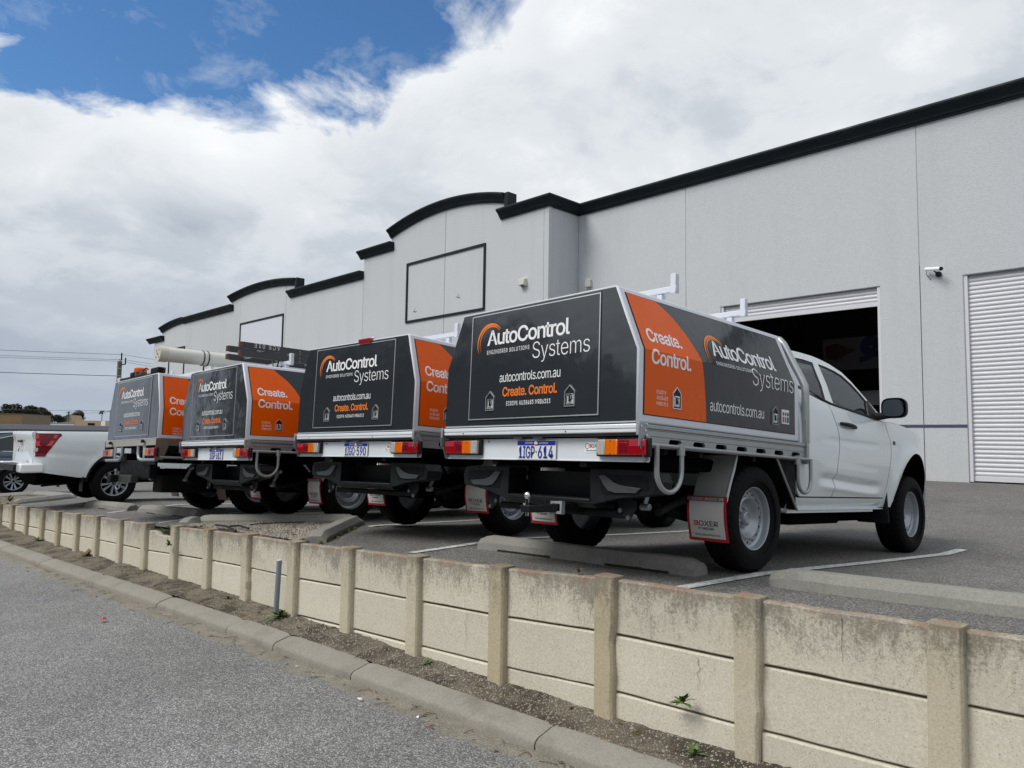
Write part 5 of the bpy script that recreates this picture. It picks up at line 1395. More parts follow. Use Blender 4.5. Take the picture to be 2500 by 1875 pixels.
def cornice(path, y, name='cornice', nx=None):
    """path: top line points (x,z); profile swept in front of the wall plane y"""
    b = MB(); m_ = len(CP); vs = []
    for x, z in path:
        for d, h in CP: vs.append((x, y-d, z+h))
    fs = [(k*m_+j, (k+1)*m_+j, (k+1)*m_+(j+1) % m_, k*m_+(j+1) % m_) for k in range(len(path)-1) for j in range(m_)]
    fs += [tuple(range(m_))[::-1], tuple(range((len(path)-1)*m_, len(path)*m_))]
    b.add(vs, fs); return b
# front cornices; the corner piece mitres round the return to the main wall
def swept(pts):   # pts: list of (x, y, nx, ny, z) wall line points with outward mitre vectors
    b = MB(); m_ = len(CP); vs = []
    for x, y, nx_, ny_, z in pts:
        for d, h in CP: vs.append((x+nx_*d, y+ny_*d, z+h))
    fs = [(k*m_+j, (k+1)*m_+j, (k+1)*m_+(j+1) % m_, k*m_+(j+1) % m_) for k in range(len(pts)-1) for j in range(m_)]
    fs += [tuple(range(m_))[::-1], tuple(range((len(pts)-1)*m_, len(pts)*m_))]
    return b.add(vs, fs)
bobj(swept([(-18.0, YO_, 0, -1, 7.87), (-15.785, YO_, 1, -1, 7.87), (-15.785, YW_, 1, -1, 7.87), (13.2, YW_, 0, -1, 7.87)]), 'cornice', CORN, smooth=25)
def flipb(b): b.f = [f[::-1] for f in b.f]; return b
bobj(flipb(cornice(A1, YO_)), 'cornice', CORN, smooth=25)
bobj(flipb(cornice(A2, YO_)), 'cornice', CORN, smooth=25)
bobj(flipb(cornice(A3, YO_)), 'cornice', CORN, smooth=25)
for xa, xb, z in ((-24.25, -26.62, 7.91), (-26.40+.0, -32.75, 7.05), (-39.1, -46.1, 7.17), (-49.3, -51.9, 6.38)):
    bobj(flipb(cornice([(xa, z), (xb, z)], YO_)), 'cornice', CORN, smooth=25)
for x, z0, z1 in ((-17.70, 7.80, 8.40), (-32.05, 7.0, 7.60)):
    bobj(MB().box(x, x+.20, YO_-.18, YO_+.24, z0, z1-.02), 'cornice_return', CORN, bevel=.02)
def wframe(x0, x1, z0, z1, w_=.085, nm='signboard_frame'):
    b = holed([[(x0, z0), (x1, z0), (x1, z1), (x0, z1)], [(x0+w_, z0+w_), (x1-w_, z0+w_), (x1-w_, z1-w_), (x0+w_, z1-w_)]], lambda u, v, t: (u, YO_-.045+t, v), t=.05)
    bobj(b, nm, CORN, bevel=.008, smooth=0)
wframe(-23.33, -18.75, 4.50, 6.87); wframe(-38.15, -33.33, 3.4, 6.03, nm='signboard_frame'); wframe(-48.3, -45.74, 2.9, 5.43)
bobj(MB().box(-38.06, -33.42, YO_-.012, YO_-.004, 3.49, 5.94), 'blank_signboard', FRAME)
for x, z in ((-22.76, 4.92), (-20.2, 5.15)):
    b = MB(); b.tube([(x-.09, YO_-.01, z), (x, YO_-.04, z+.02), (x+.10, YO_-.01, z-.01)], .012, 5); b.tube([(x+.02, YO_-.02, z-.03), (x+.05, YO_-.05, z+.10)], .012, 5); bobj(b, 'cut_bracket', GALV)
for x0, x1 in ((-6.29, -5.43), (-5.41, -4.545), (-.29, .81), (.83, 7), (-11.65, -10.55), (-15.77, -11.67)):
    bobj(MB().box(x0, x1, YW_-.004, YW_+.004, .423, .495), 'blue_stripe', STRIPE)
def curtain(x0, x1, z0, z1, y, par, pitch=.0955):
    b = MB(); n = int((z1-z0)/pitch); vs = []; prof = [(0, 0), (.06, .18), (.10, .026), (.028, .028)]
    pts = []
    for i in range(n+1):
        z = z0+.11+i*pitch
        for f_, d in ((0, 0.0), (.10, .0), (.22, -.015), (.45, -.021), (.72, -.020), (.90, -.010), (.965, .002)):
            zz2 = z+f_*pitch
            if zz2 < z1: pts.append((d, zz2))
    pts = [(0, z0), (-.02, z0+.004), (-.025, z0+.10)]+pts
    for d, z in pts: vs += [(x0, y+d, z), (x1, y+d, z)]
    b.add(vs, [(2*i, 2*i+1, 2*i+3, 2*i+2) for i in range(len(pts)-1)])
    o = bobj(b, 'door_curtain', DOORM, smooth=50, parent=par); 
    bb = MB().box(x0+.01, x1-.01, y-.034, y-.006, z0, z0+.115); bobj(bb, 'bottom_rail', DOORM, bevel=.008, parent=o)
    return o
for nm, x0, x1, z0 in (('roller_door', -10.54, -6.30, 3.36), ('roller_door', -4.54, -.30, -.745)):
    d = empty(nm, ((x0+x1)/2, YW_+.1, -.75)); d.parent = wh; d.location = Vector(d.location)+wo_
    bpy.data.objects.remove(d)
    fr_ = MB(); fr_.box(x0, x0+.075, YW_+.03, YW_+.16, -.76, 3.83); fr_.box(x1-.075, x1, YW_+.03, YW_+.16, -.76, 3.83); fr_.box(x0, x1, YW_+.14, YW_+.2, 3.60, 3.83)
    fo = bobj(fr_, 'roller_door', DOORM, bevel=.006)
    curtain(x0+.06, x1-.06, z0, 3.80, YW_+.12, fo)
# dim room behind the open door
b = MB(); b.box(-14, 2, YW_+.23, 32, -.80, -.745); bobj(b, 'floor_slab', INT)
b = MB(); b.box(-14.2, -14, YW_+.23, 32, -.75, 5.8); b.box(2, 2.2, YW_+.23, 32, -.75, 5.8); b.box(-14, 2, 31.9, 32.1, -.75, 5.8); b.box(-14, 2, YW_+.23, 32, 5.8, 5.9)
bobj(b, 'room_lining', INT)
ban = MB().box(-9.95, -7.3, 24, 24.03, 2.39, 3.42); ban = tag(ban.obj('wall_banner', M('banner_board', (.11, .11, .115), .6)), 'dim banner with a dark red shape and a blue letter hanging inside the open door', 'banner')
MB().prism([(-9.88, 3.18), (-9.5, 3.26), (-9.2, 3.12), (-8.9, 3.0), (-9.25, 2.85), (-9.5, 2.7), (-9.8, 2.78)], 'y', 23.975, 23.998).obj('red_shape', M('dark_red_print', (.06, .01, .01), .5), ban)
bs_ = MB(); g = lambda u, v, t=0: (u, 23.99, v); put_text(bs_, 'S', -8.80, -8.15, 2.45, .86, g, .06); bs_.obj('blue_letter', M('deep_blue_print', (.006, .010, .07), .5), ban, smooth=0)
vn = empty('white_van', (-8.6, 26.0, -.75), label='white van standing in the dark inside the open roller door', cat='van')
vo = Vector((8.6, -26.0, .75))
b = MB().prism([(-.9, .35), (3.6, .35), (3.6, 2.5), (-.1, 2.5), (-.55, 1.9), (-.9, 1.2)], 'x', -1.0, 1.0); b.v = [(x, y-1.4, z) for x, y, z in b.v]
b.obj('van_body', M('dim_white_paint', (.6, .62, .62), .4), vn, bevel=.06)
MB().box(-.62, .62, -2.02, -1.98, 1.35, 2.0).obj('van_window', GLASSD, vn, bevel=.01)
for x in (-.85, .85): 
    w_ = MB().lathe([(0, -.1), (.33, -.1), (.35, 0), (.33, .1), (0, .1)], 24); o = w_.obj('tyre', TYRE, vn, loc=(x, -1.6, .35))
    w_ = MB().lathe([(0, -.1), (.33, -.1), (.35, 0), (.33, .1), (0, .1)], 24); o = w_.obj('tyre', TYRE, vn, loc=(x, 1.4, .35))

# camera, lamp, vent on the wall
cc = empty('security_camera', (-5.02, YW_, 3.92), label='small white bullet security camera on the wall beside the closed roller door', cat='security camera')
MB().tube([(0, 0, 0), (0, -.05, 0)], .065, 16).obj('mount', BLACKP, cc, bevel=.005)
MB().tube([(0, -.05, 0), (-.05, -.12, .05), (-.07, -.16, .09)], .018, 8).obj('arm', BLACKP, cc)
b = MB(); b.tube([(-.24, -.10, .135), (.10, -.24, .075)], .045, 14); b.obj('housing', LETTER, cc, smooth=50)
MB().tube([(.10, -.24, .075), (.135, -.254, .069)], [.047, .038], 14).obj('lens_hood', BLACK, cc)
MB().tube([(-.22, -.09, .10), (-.25, -.04, .03), (-.20, -.01, -.05), (-.16, -.005, -.11)], .007, 6).obj('cable', BLACKP, cc)
lp = empty('wall_lamp', (-16.85, YO_, 5.19), label='square cream wall lamp under the outer cornice near the building corner', cat='wall lamp')
MB().hexa([(-.13, -.16, -.10), (.13, -.16, -.10), (.13, 0, -.13), (-.13, 0, -.13), (-.13, -.16, .10), (.13, -.16, .10), (.13, 0, .12), (-.13, 0, .12)]).obj('housing', PVC, lp, bevel=.015)
MB().tube([(0, -.10, -.16), (0, -.10, -.10)], .05, 12).obj('sensor', GREYP, lp)
vt = MB().prism([(-.11, -.14), (.11, -.14), (.11, .09), (.06, .14), (-.06, .14), (-.11, .09)], 'y', -.12, 0)
tag(vt.obj('wall_vent', PVC, bevel=.012, loc=(-15.30, YW_, 5.19)), 'small cream vent hood on the recessed wall beside the corner', 'vent')

# ------------------------------------------------------------ work utes
def pose(o, x, y, z, yaw, pit, rol):
    o.rotation_mode = 'YXZ'; o.location = (x, y, z); o.rotation_euler = (pit, rol, yaw)
GRP = 'white work utes with charcoal canopies parked in a row'
def ute(label, pose_, plate, wt, zt, tow=False, rope=True, brake=False, bars=(-.70, .25), bz=0.):
    u = empty('work_ute', label=label, cat='ute', group=GRP); pose(u, *pose_)
    cab_parts(u); tray(u, plate, rope_rail=rope); canopy(u, wt=wt, zt=zt, brake=brake, bars=bars, bz=bz); headboard(u, wt=wt, zt=zt); step_bumper(u)
    if tow: tow_ball(u)
    for s_ in (1, -1):
        wheel(u, s_*.80, 0, s_); wheel(u, s_*.80, 3.125, s_)
    return u
ute('nearest white ute with charcoal and orange canopy, silver U shaped hoops and a tow ball', (-3.500, 5.049, -.9352, -.0251, -.0473, -.0166), '1IGP 614', .756, 1.843, tow=True)
ute('second white ute with a small red brake light on top of its charcoal canopy', (-6.342, 5.339, -.989, .070, -.051, -.020), '1IGQ 590', .806, 1.870, rope=False, brake=True)
ute('third white ute, carrying a cream pipe and dark ladders on its canopy', (-8.997, 5.141, -1.072, .002, -.030, -.026), '1IGP 613', .750, 1.865, bars=(-.79, .22), bz=-.045)

# fourth ute: older grey tray with round bumper tubes
u4 = empty('work_ute', label='fourth white ute with an orange beacon on its canopy and a long tow hitch', cat='ute', group=GRP)
pose(u4, -11.307, 4.998, -1.155, .020, -.042, -.033); u4.scale = (1.05,)*3
cab_parts(u4)
canopy(u4, wt=.803, zt=1.823, zk=1.36)
for s_ in (1, -1):
    wheel(u4, s_*.80, 0, s_); wheel(u4, s_*.80, 3.125, s_)
    b = MB(); b.box(min(s_*.93, s_*.95), max(s_*.93, s_*.95), -1.40, .70, .885, .968); o = b.obj('side_rail', WOODB, u4, bevel=.003)
    b = MB().prism([(-1.46, .968), (-1.27, .968), (-1.36, .70), (-1.46, .70)], 'x', s_*.952, s_*.960); b.obj('corner_bracket', WOODB, u4, bevel=.002)
    b = MB().prism([(-.78, .89), (-.60, .89), (-.70, .72), (-.86, .72)], 'x', s_*.950, s_*.958); b.obj('rail_bracket', WOODB, u4, bevel=.002)
    MB().tube([(s_*.955, -1.40, .735), (s_*.955, .70, .735)], .016, 8).obj('rope_rail', GALV, u4)
    mud_flap(u4, s_*.80, -.50, s_, z0=.19, z1=.47, old=True)
    b = MB().tube([(s_*.93, -1.43, .70), (s_*.42, -1.43, .70), (s_*.34, -1.43, .72), (s_*.30, -1.43, .78), (s_*.30, -1.43, .89)], .024, 10); b.obj('bumper_tube', GALV, u4, smooth=60)
    MB().prism([(s_*.50, .89), (s_*.60, .89), (s_*.58, .72), (s_*.52, .70)], 'y', -1.45, -1.44).obj('lamp_bracket', GALV, u4, bevel=.002)
    tail_light(u4, s_*.775, .80, -1.42, s_)
MB().box(-.93, .93, -1.39, .70, .955, .968).obj('tray_deck', ALU, u4)
o = MB().box(-.95, .95, -1.455, -1.39, .885, .966).obj('rear_rail', M('grey_beige_rail', (.34, .33, .30), .5, .1, var=.06, vs=6), u4, bevel=.004)
for x in (-.68, .55): MB().tube([(x-.02, -1.475, .94), (x+.05, -1.49, .94)], .022, 8).obj('tail_latch', BLACKP, o); 
b = MB(); b.box(-.47, -.37, -1.35, .69, .68, .80); b.box(.37, .47, -1.35, .69, .68, .80)
for y in (-1.1, -.7, 0, .35): b.box(-.90, .90, y-.02, y+.02, .79, .95)
b.obj('tray_bearer', BLACK, u4, bevel=.004)
MB().box(.60, .93, -1.44, -1.42, .640, .690).obj('plate_bracket', BLACK, u4)
b = MB(); b.prism([(-.42, .74), (-.30, .74), (-.16, .50), (-.16, .34), (-.42, .34)], 'y', -1.45, -1.44); 
h = MB().box(-.60, .30, -1.50, -1.40, .40, .50).obj('tow_bar', M('worn_dark_steel', (.05, .055, .05), .5, .4, var=.2, vs=10), u4, bevel=.006)
MB().box(-.30, -.16, -1.60, -1.38, .40, .50).obj('tow_receiver', BLACK, h, bevel=.006)
MB().box(-.36, -.28, -1.512, -1.500, .42, .48).obj('red_reflector', REDL, h, bevel=.004)
b = MB().tube([(-.15, -1.50, .41), (-.17, -1.52, .34), (-.12, -1.52, .30), (-.06, -1.51, .33), (-.05, -1.50, .38)], .010, 8); b.obj('safety_hook', GALV, h, smooth=60)
b = MB().tube([(-.40, -1.46, .38), (-.40, -1.46, .56)], .014, 8); b.tube([(-.40, -1.46, .55), (-.40, -1.46, .58)], .02, 8); b.obj('hitch_pin', GALV, h)
MB().box(-.50, .60, -1.38, -1.28, .46, .70).obj('tow_frame', BLACK, u4, bevel=.01)
b = MB().box(.25, .55, -1.2, -.4, .28, .52); b.obj('under_tray_box', BLACK, u4, bevel=.02)
# light bar on the canopy of the fourth ute (fixed to it, so a part)
def on(o, par): o.parent = par; return o
lb = empty('beacon_bar', label='black warning light bar with an orange beacon on the fourth ute canopy', cat='light bar')
lb.rotation_mode = 'YXZ'; lb.rotation_euler = u4.rotation_euler; lb.scale = u4.scale
bpy.context.view_layer.update()
lb.location = u4.matrix_world @ Vector((0, -1.385, 1.823))
MB().box(-.74, .74, -.035, .035, .003, .042).obj('bar', BLACKP, lb, bevel=.006)
MB().box(-.79, -.68, -.045, .045, .003, .060).obj('end_lamp', CLEARL, lb, bevel=.008); MB().box(.36, .50, -.045, .045, .02, .075).obj('lamp', CLEARL, lb, bevel=.008)
MB().box(.50, .76, -.05, .05, .012, .085).obj('control_box', BLACK, lb, bevel=.008); MB().box(-.10, .16, -.045, .045, .03, .075).obj('beacon_base', GREYP, lb, bevel=.008)
MB().box(-.28, -.14, -.045, .045, .02, .095).obj('connector', BLACK, lb, bevel=.012)
q = MB().lathe([(0, 0), (.085, 0), (.09, .01), (.088, .055), (.075, .066), (0, .07)], 24); MB().add([(y+.01, z, x+.072) for x, y, z in q.v], q.f).obj('beacon', M('orange_beacon', (.70, .11, .01), .3, 0, .3), lb, smooth=40)
MB().tube([(.09, 0, .10), (.20, 0, .125), (.34, 0, .08)], .008, 8).obj('lead', BLACKP, lb); MB().tube([(.76, 0, .06), (.84, 0, .065), (.87, 0, .045), (.83, 0, .025), (.76, 0, .035)], .008, 8).obj('cable_loop', BLACKP, lb)

# loads on the third ute
u3 = [o for o in bpy.data.objects if o.name.startswith('work_ute') and 'third' in o.get('label', '')][0]
def at3(p): return u3.matrix_world @ Vector(p)
pt = empty('conduit_tube', label='thick cream plastic conduit tube strapped to the roof bars of the third ute', cat='pipe')
pt.rotation_mode = 'YXZ'; pt.rotation_euler = u3.rotation_euler; pt.location = at3((-.60, -1.36, 2.06))
PT0, PT1 = (0, -.55, -.01), (0, 3.0, .03)
MB().tube([PT0, PT1], .093, 28).obj('tube', PVC, pt, smooth=50)
MB().tube([(0, -.57, -.01), (0, -.47, -.01)], .100, 28).obj('end_cap', M('yellowed_cap', (.55, .54, .46), .5, var=.1, vs=8), pt, smooth=50)
b = MB(); b.tube([(0, -.577, -.01), (0, -.568, -.01)], .016, 10)
for a in range(4): b.tube([(.062*math.cos(a*1.57+.8), -.577, -.01+.062*math.sin(a*1.57+.8)), (.062*math.cos(a*1.57+.8), -.568, -.01+.062*math.sin(a*1.57+.8))], .009, 8)
b.obj('cap_bolt', GALV, pt)
b = MB()
for y in (-.02, .04): b.tube([(.097*math.cos(t), y, -.005+.097*math.sin(t)) for t in [2*PI*i/24 for i in range(25)]], .007, 6, False)
b.tube([(0, .01, -.10), (0, .01, -.19)], .01, 6); b.obj('strap', BLACKP, pt)
ld = empty('ladder', label='dark fibreglass extension ladder with white letters ACS 01E on the third ute roof bars', cat='ladder')
ld.rotation_mode = 'YXZ'; ld.rotation_euler = u3.rotation_euler; ld.location = at3((.24, -.55, 1.975))
b0 = [(-.30, -1.0), (.24, 1.0)]
def rail(x, z0, z1, y0, y1, nm, par):
    b = MB()
    b.hexa([(x-.018, y0-.0, z0), (x+.018, y0, z0), (x+.018, y1, z0), (x-.018, y1, z0), (x-.018, y0-.03, z1), (x+.018, y0-.03, z1), (x+.018, y1, z1), (x-.018, y1, z1)])
    return b.obj(nm, LADD, par, bevel=.004)
for (x, y0) in ((-.21, -.74), (.21, -.77)):
    for z0, z1 in ((.010, .086), (.112, .190)):
        r_ = rail(x, z0, z1, y0, 2.9, 'rail', ld)
        MB().box(x-.022, x+.022, y0-.045, y0-.005, z0+.005, z1-.005).obj('rubber_foot', M('rusty_foot', (.10, .05, .03), .7, var=.3, vs=30), r_, bevel=.004)
for i in range(8): MB().tube([(-.20, -.55+.42*i, .055), (.20, -.55+.42*i, .055)], .018, 8).obj('rung', ALU, ld)
for i in range(8): MB().tube([(-.20, -.38+.42*i, .16), (.20, -.38+.42*i, .16)], .018, 8).obj('rung', ALU, ld)
b = MB(); g = lambda u, v, t=0: (.2795, u, v); vs_, fs_, asp = text2d('ACS 01E', .02, 1.3)
b.add([(.2298, lerp(-.29, -.63, x), .188-y*.052) for x, y in vs_], fs_); b.obj('ladder_lettering', M('grey_stencil', (.45, .46, .47), .6), ld, smooth=0)
b = MB()
for y in (-.02, ): 
    for z in (.03, .07, .13, .16, .19): b.cyl((.2285, y, z), (.233, y, z), .007, 8)
b.obj('rivet', GALV, ld)
b = MB()
for y in (-.30, -.24): b.tube([(.05, y, .02), (.08, y, -.04), (.14, y, -.075), (.20, y, -.05), (.225, y, .01)], .009, 6)
b.obj('cable_strap', BLACKP, ld)

# ------------------------------------------------------------ white pickup and blue grey SUV
def flat_glass(par, poly, xf, side, mat, name, off=0.):
    b = holed([poly], lambda u, v, t: (side*(xf(v)+off-t), u, v), t=.004)
    if side < 0: b.f = [f[::-1] for f in b.f]
    return b.obj(name, mat, par, smooth=0)
pk = empty('pickup_truck', (-15.95, 4.46, -1.285), label='white double cab pickup with black rear step, parked left of the utes', cat='pickup')
def pkx(y, z):
    x = sitp(z, [(.40, .84), (.50, .875), (.62, .905), (.80, .925), (1.0, .925), (1.15, .91), (1.28, .885), (1.34, .86)])
    if y < -.92: x -= .13*((-.92-y)/.38)**2.2
    if y > 3.0: x -= .35*max(0, (y-3.0)/1.0)**2.5
    for ay in (0, 3.13):
        rr = math.hypot((y-ay)/.50, (z-.40)/.54); x += .024*math.exp(-((rr-1)/.15)**2)
    x -= .012*math.exp(-((z-.84+.10*y)/.05)**2)
    return x
def archz(y, base):
    z = base(y)
    for ay in (0, 3.13):
        t = (y-ay)/.49
        if abs(t) < 1: z = max(z, .42+.52*math.sqrt(1-t*t))
    return z
for sd_ in (1, -1):
    us = sorted(set([i/60 for i in range(61)]+[(1.30+s_*.49*(1-e))/2.70 for s_ in (1, -1) for e in (0, .002, .01, .03, .06)]))
    b = side_patch(MB(), lambda z: -1.30, lambda z: 1.18, lambda y: archz(y, lambda q: .50 if q > -.6 else lerp(.50, .62, (-.6-q)/.7)), lambda y: lerp(1.325, 1.345, (y+1.3)/2.5), 0, 26, sd_, X=pkx, us=[u for u in [i/60 for i in range(61)]+[((1.30+s_*.49*(1-e))/2.48) for s_ in (1, -1) for e in (0, .002, .01, .03, .06)]] and sorted([i/60 for i in range(61)]+[((1.30+s_*.49*(1-e))/2.48) for s_ in (1, -1) for e in (0, .002, .01, .03, .06)]))
    b.obj('bed_side', WHITE, pk, smooth=50)
    side_patch(MB(), lambda z: 1.19, lambda z: 2.62, lambda y: .50, lambda y: lerp(1.28, 1.22, (y-1.19)/1.43), 20, 20, sd_, X=pkx).obj('door', WHITE, pk, smooth=50)
    side_patch(MB(), lambda z: 2.63, lambda z: 3.95, lambda y: archz(y, lambda q: .45), lambda y: sitp(y, [(2.6, 1.22), (3.2, 1.17), (3.7, 1.05), (3.95, .90)]), 0, 20, sd_, X=pkx, us=sorted([i/40 for i in range(41)]+[((3.13-2.63+s_*.49*(1-e))/1.32) for s_ in (1, -1) for e in (0, .002, .01, .03, .06)])).obj('front_fender', WHITE, pk, smooth=50)
    for ay in (0, 3.13):
        b = MB(); n = 30; vs = []
        for i in range(n+1):
            a = PI*i/n; y = ay-.49*math.cos(a); z = .42+.52*math.sin(a)
            x = pkx(y, z); vs += [(sd_*(x+.004), y, z), (sd_*(x+.004), ay-.455*math.cos(a), .42+.485*math.sin(a)), (sd_*(x-.35), ay-.455*math.cos(a), .42+.485*math.sin(a))]
        fs = []
        for i in range(n):
            for j in range(2): f = (i*3+j, i*3+3+j, i*3+4+j, i*3+1+j); fs.append(f[::-1] if sd_ > 0 else f)
        b.add(vs, fs); b.obj('arch_moulding', BLACKP, pk, smooth=60)
    pg = lambda v: .885-.36*(v-1.24)
    b = holed([[(1.15, 1.30), (2.9, 1.22), (2.35, 1.60), (1.95, 1.76), (1.35, 1.77)], [(1.32, 1.32), (2.62, 1.26), (2.25, 1.57), (1.92, 1.69), (1.42, 1.70)]], lambda u, v, t: (sd_*(pg(v)-t), u, v), t=.02)
    if sd_ < 0: b.f = [f[::-1] for f in b.f]
    b.obj('window_frame', WHITE, pk, smooth=0)
    flat_glass(pk, [(1.32, 1.32), (2.62, 1.26), (2.25, 1.57), (1.92, 1.69), (1.42, 1.70)], pg, sd_, GLASSD, 'window_glass', -.008)
    # tail light wraps the corner
    tl = MB(); tL = [(.88, -1.30), (1.29, -1.30)]; tR = [(.88, -1.15), (.94, -1.12), (1.20, -.96), (1.26, -.90), (1.29, -.92)]
    def tfn(u, v, off): z = lerp(.88, 1.29, v); y = lerp(-1.285, itp(z, tR), u); return (sd_*(pkx(y, z)+off), y, z)
    tl.grid(10, 12, lambda u, v: tfn(u, v, .010), sd_ < 0)
    for vv in (0, 1): tl.grid(10, 1, lambda u, v: tfn(u, vv, .010-.03*v), (sd_ < 0) == (vv > 0))
    t_ = tl.obj('tail_light', REDD, pk, smooth=40)
    def tq(pl, off, nm, mt_):
        q = MB(); n_ = len(pl); q.add([(sd_*(pkx(y, z)+off), y, z) for y, z in pl]+[(sd_*(pkx(y, z)), y, z) for y, z in pl], [tuple(range(n_)), tuple(range(n_, 2*n_))[::-1]]+[(i, n_+i, n_+(i+1) % n_, (i+1) % n_) for i in range(n_)]); q.obj(nm, mt_, t_, bevel=.004)
    tq([(-1.29, 1.19), (-1.29, 1.27), (-.97, 1.265), (-.99, 1.20)], .024, 'brake_lens', REDB); tq([(-1.29, 1.06), (-1.29, 1.15), (-1.02, 1.16), (-1.06, 1.07)], .024, 'tail_lens', REDB)
    tq([(-1.30, .96), (-1.30, 1.03), (-1.25, 1.03), (-1.25, .97)], .024, 'reverse_lens', CLEARL)
    wheel(pk, sd_*.80, 0, sd_, z=.385, kind='alloy'); wheel(pk, sd_*.80, 3.13, sd_, z=.385, kind='alloy')
    side_patch(MB(), lambda z: .5, lambda z: 2.62, lambda y: .43, lambda y: .50, 6, 3, sd_, X=lambda y, z: .87).obj('sill', BLACKP, pk)
    tag(MB().box(min(sd_*.70, sd_*.90), max(sd_*.70, sd_*.90), -.54, -.52, .24, .55).obj('mud_flap', BLACKP, pk, bevel=.01))
def tg():
    b = MB()
    def fn(u, v):
        s_ = 2*u-1; z = lerp(.70, 1.325, v); return (s_*.775, -1.325-.03*(1-s_*s_)-.02*math.exp(-((v-.90)/.10)**2)+.03*math.exp(-((v-.45)/.3)**2), z)
    b.grid(16, 16, fn); b.box(-.775, .775, -1.315, -1.27, .70, 1.325); return b
tgo = tg().obj('tailgate', WHITE, pk, bevel=.006)
MB().box(-.12, .12, -1.385, -1.345, 1.12, 1.165).obj('tailgate_handle', GREYP, tgo, bevel=.012)
q = MB(); q.tube([(-.045, -1.375, 1.02), (0, -1.375, .985), (.045, -1.375, 1.02), (.05, -1.375, 1.05)], .010, 8); q.tube([(0, -1.375, .985), (0, -1.375, .955)], .01, 8); q.obj('tailgate_emblem', CHROME, tgo, smooth=60)
q = MB(); put_text(q, '4X4', .48, .66, .78, .04, lambda u, v, t=0: (u, -1.345, v), .01); q.obj('tailgate_lettering', CHROME, tgo, smooth=0)
for s_ in (-1, 1):
    b = MB().prism([(s_*.62, .60), (s_*.93, .60), (s_*.90, .76), (s_*.60, .76)], 'y', -1.52, -1.16); b.obj('bumper_end', WHITE, pk, bevel=.03)
MB().box(-.62, .62, -1.56, -1.30, .62, .74).obj('bumper_step', BLACKP, pk, bevel=.015)
b = MB(); b.box(-.80, .80, -1.25, 3.7, .46, .62); b.box(-.50, .50, -1.2, 3.5, .36, .5); b.box(-.72, .72, -1.27, 1.15, .62, .78); b.obj('chassis', VOID, pk)
MB().tube([(.55, -.35, .42), (.60, -1.0, .38), (.62, -1.12, .37)], .035, 12).obj('exhaust', BLACK, pk)
b = MB()
b.grid(14, 14, lambda u, v: ((2*v-1)*(pg(1.76)-.002), lerp(1.35, 2.0, u), 1.765+.05*(1-abs(2*v-1)**2.5))); b.obj('roof', WHITE, pk, smooth=60)
MB().grid(10, 12, lambda u, v: ((2*v-1)*(lerp(.68, .86, u)), lerp(2.0, 2.85, u)+.1*(1-(2*v-1)**2), lerp(1.77, 1.24, u)+.04*(1-(2*v-1)**2))).obj('windscreen', GLASSD, pk, smooth=60)
MB().grid(10, 12, lambda u, v: ((2*v-1)*lerp(.68, .80, u), lerp(1.35, 1.17, u), lerp(1.765, 1.30, u)+.04*(1-(2*v-1)**2))).obj('rear_window', GLASSD, pk, smooth=60)
MB().grid(12, 12, lambda u, v: ((2*v-1)*.80, lerp(2.7, 3.95, u)+.08*(1-(2*v-1)**2), sitp(lerp(2.7, 3.95, u), [(2.6, 1.24), (3.2, 1.20), (3.7, 1.10), (3.95, .98)])+.04*(1-(2*v-1)**2))).obj('bonnet', WHITE, pk, smooth=60)
b = MB().grid(12, 6, lambda u, v: ((2*u-1)*.82, 4.05-.14*abs(2*u-1)**3, lerp(.36, .98, v)), True); b.obj('front_bumper', WHITE, pk, smooth=60)
MB().box(-.80, .80, 1.14, 1.20, .62, 1.30).obj('cab_back', WHITE, pk, bevel=.01)

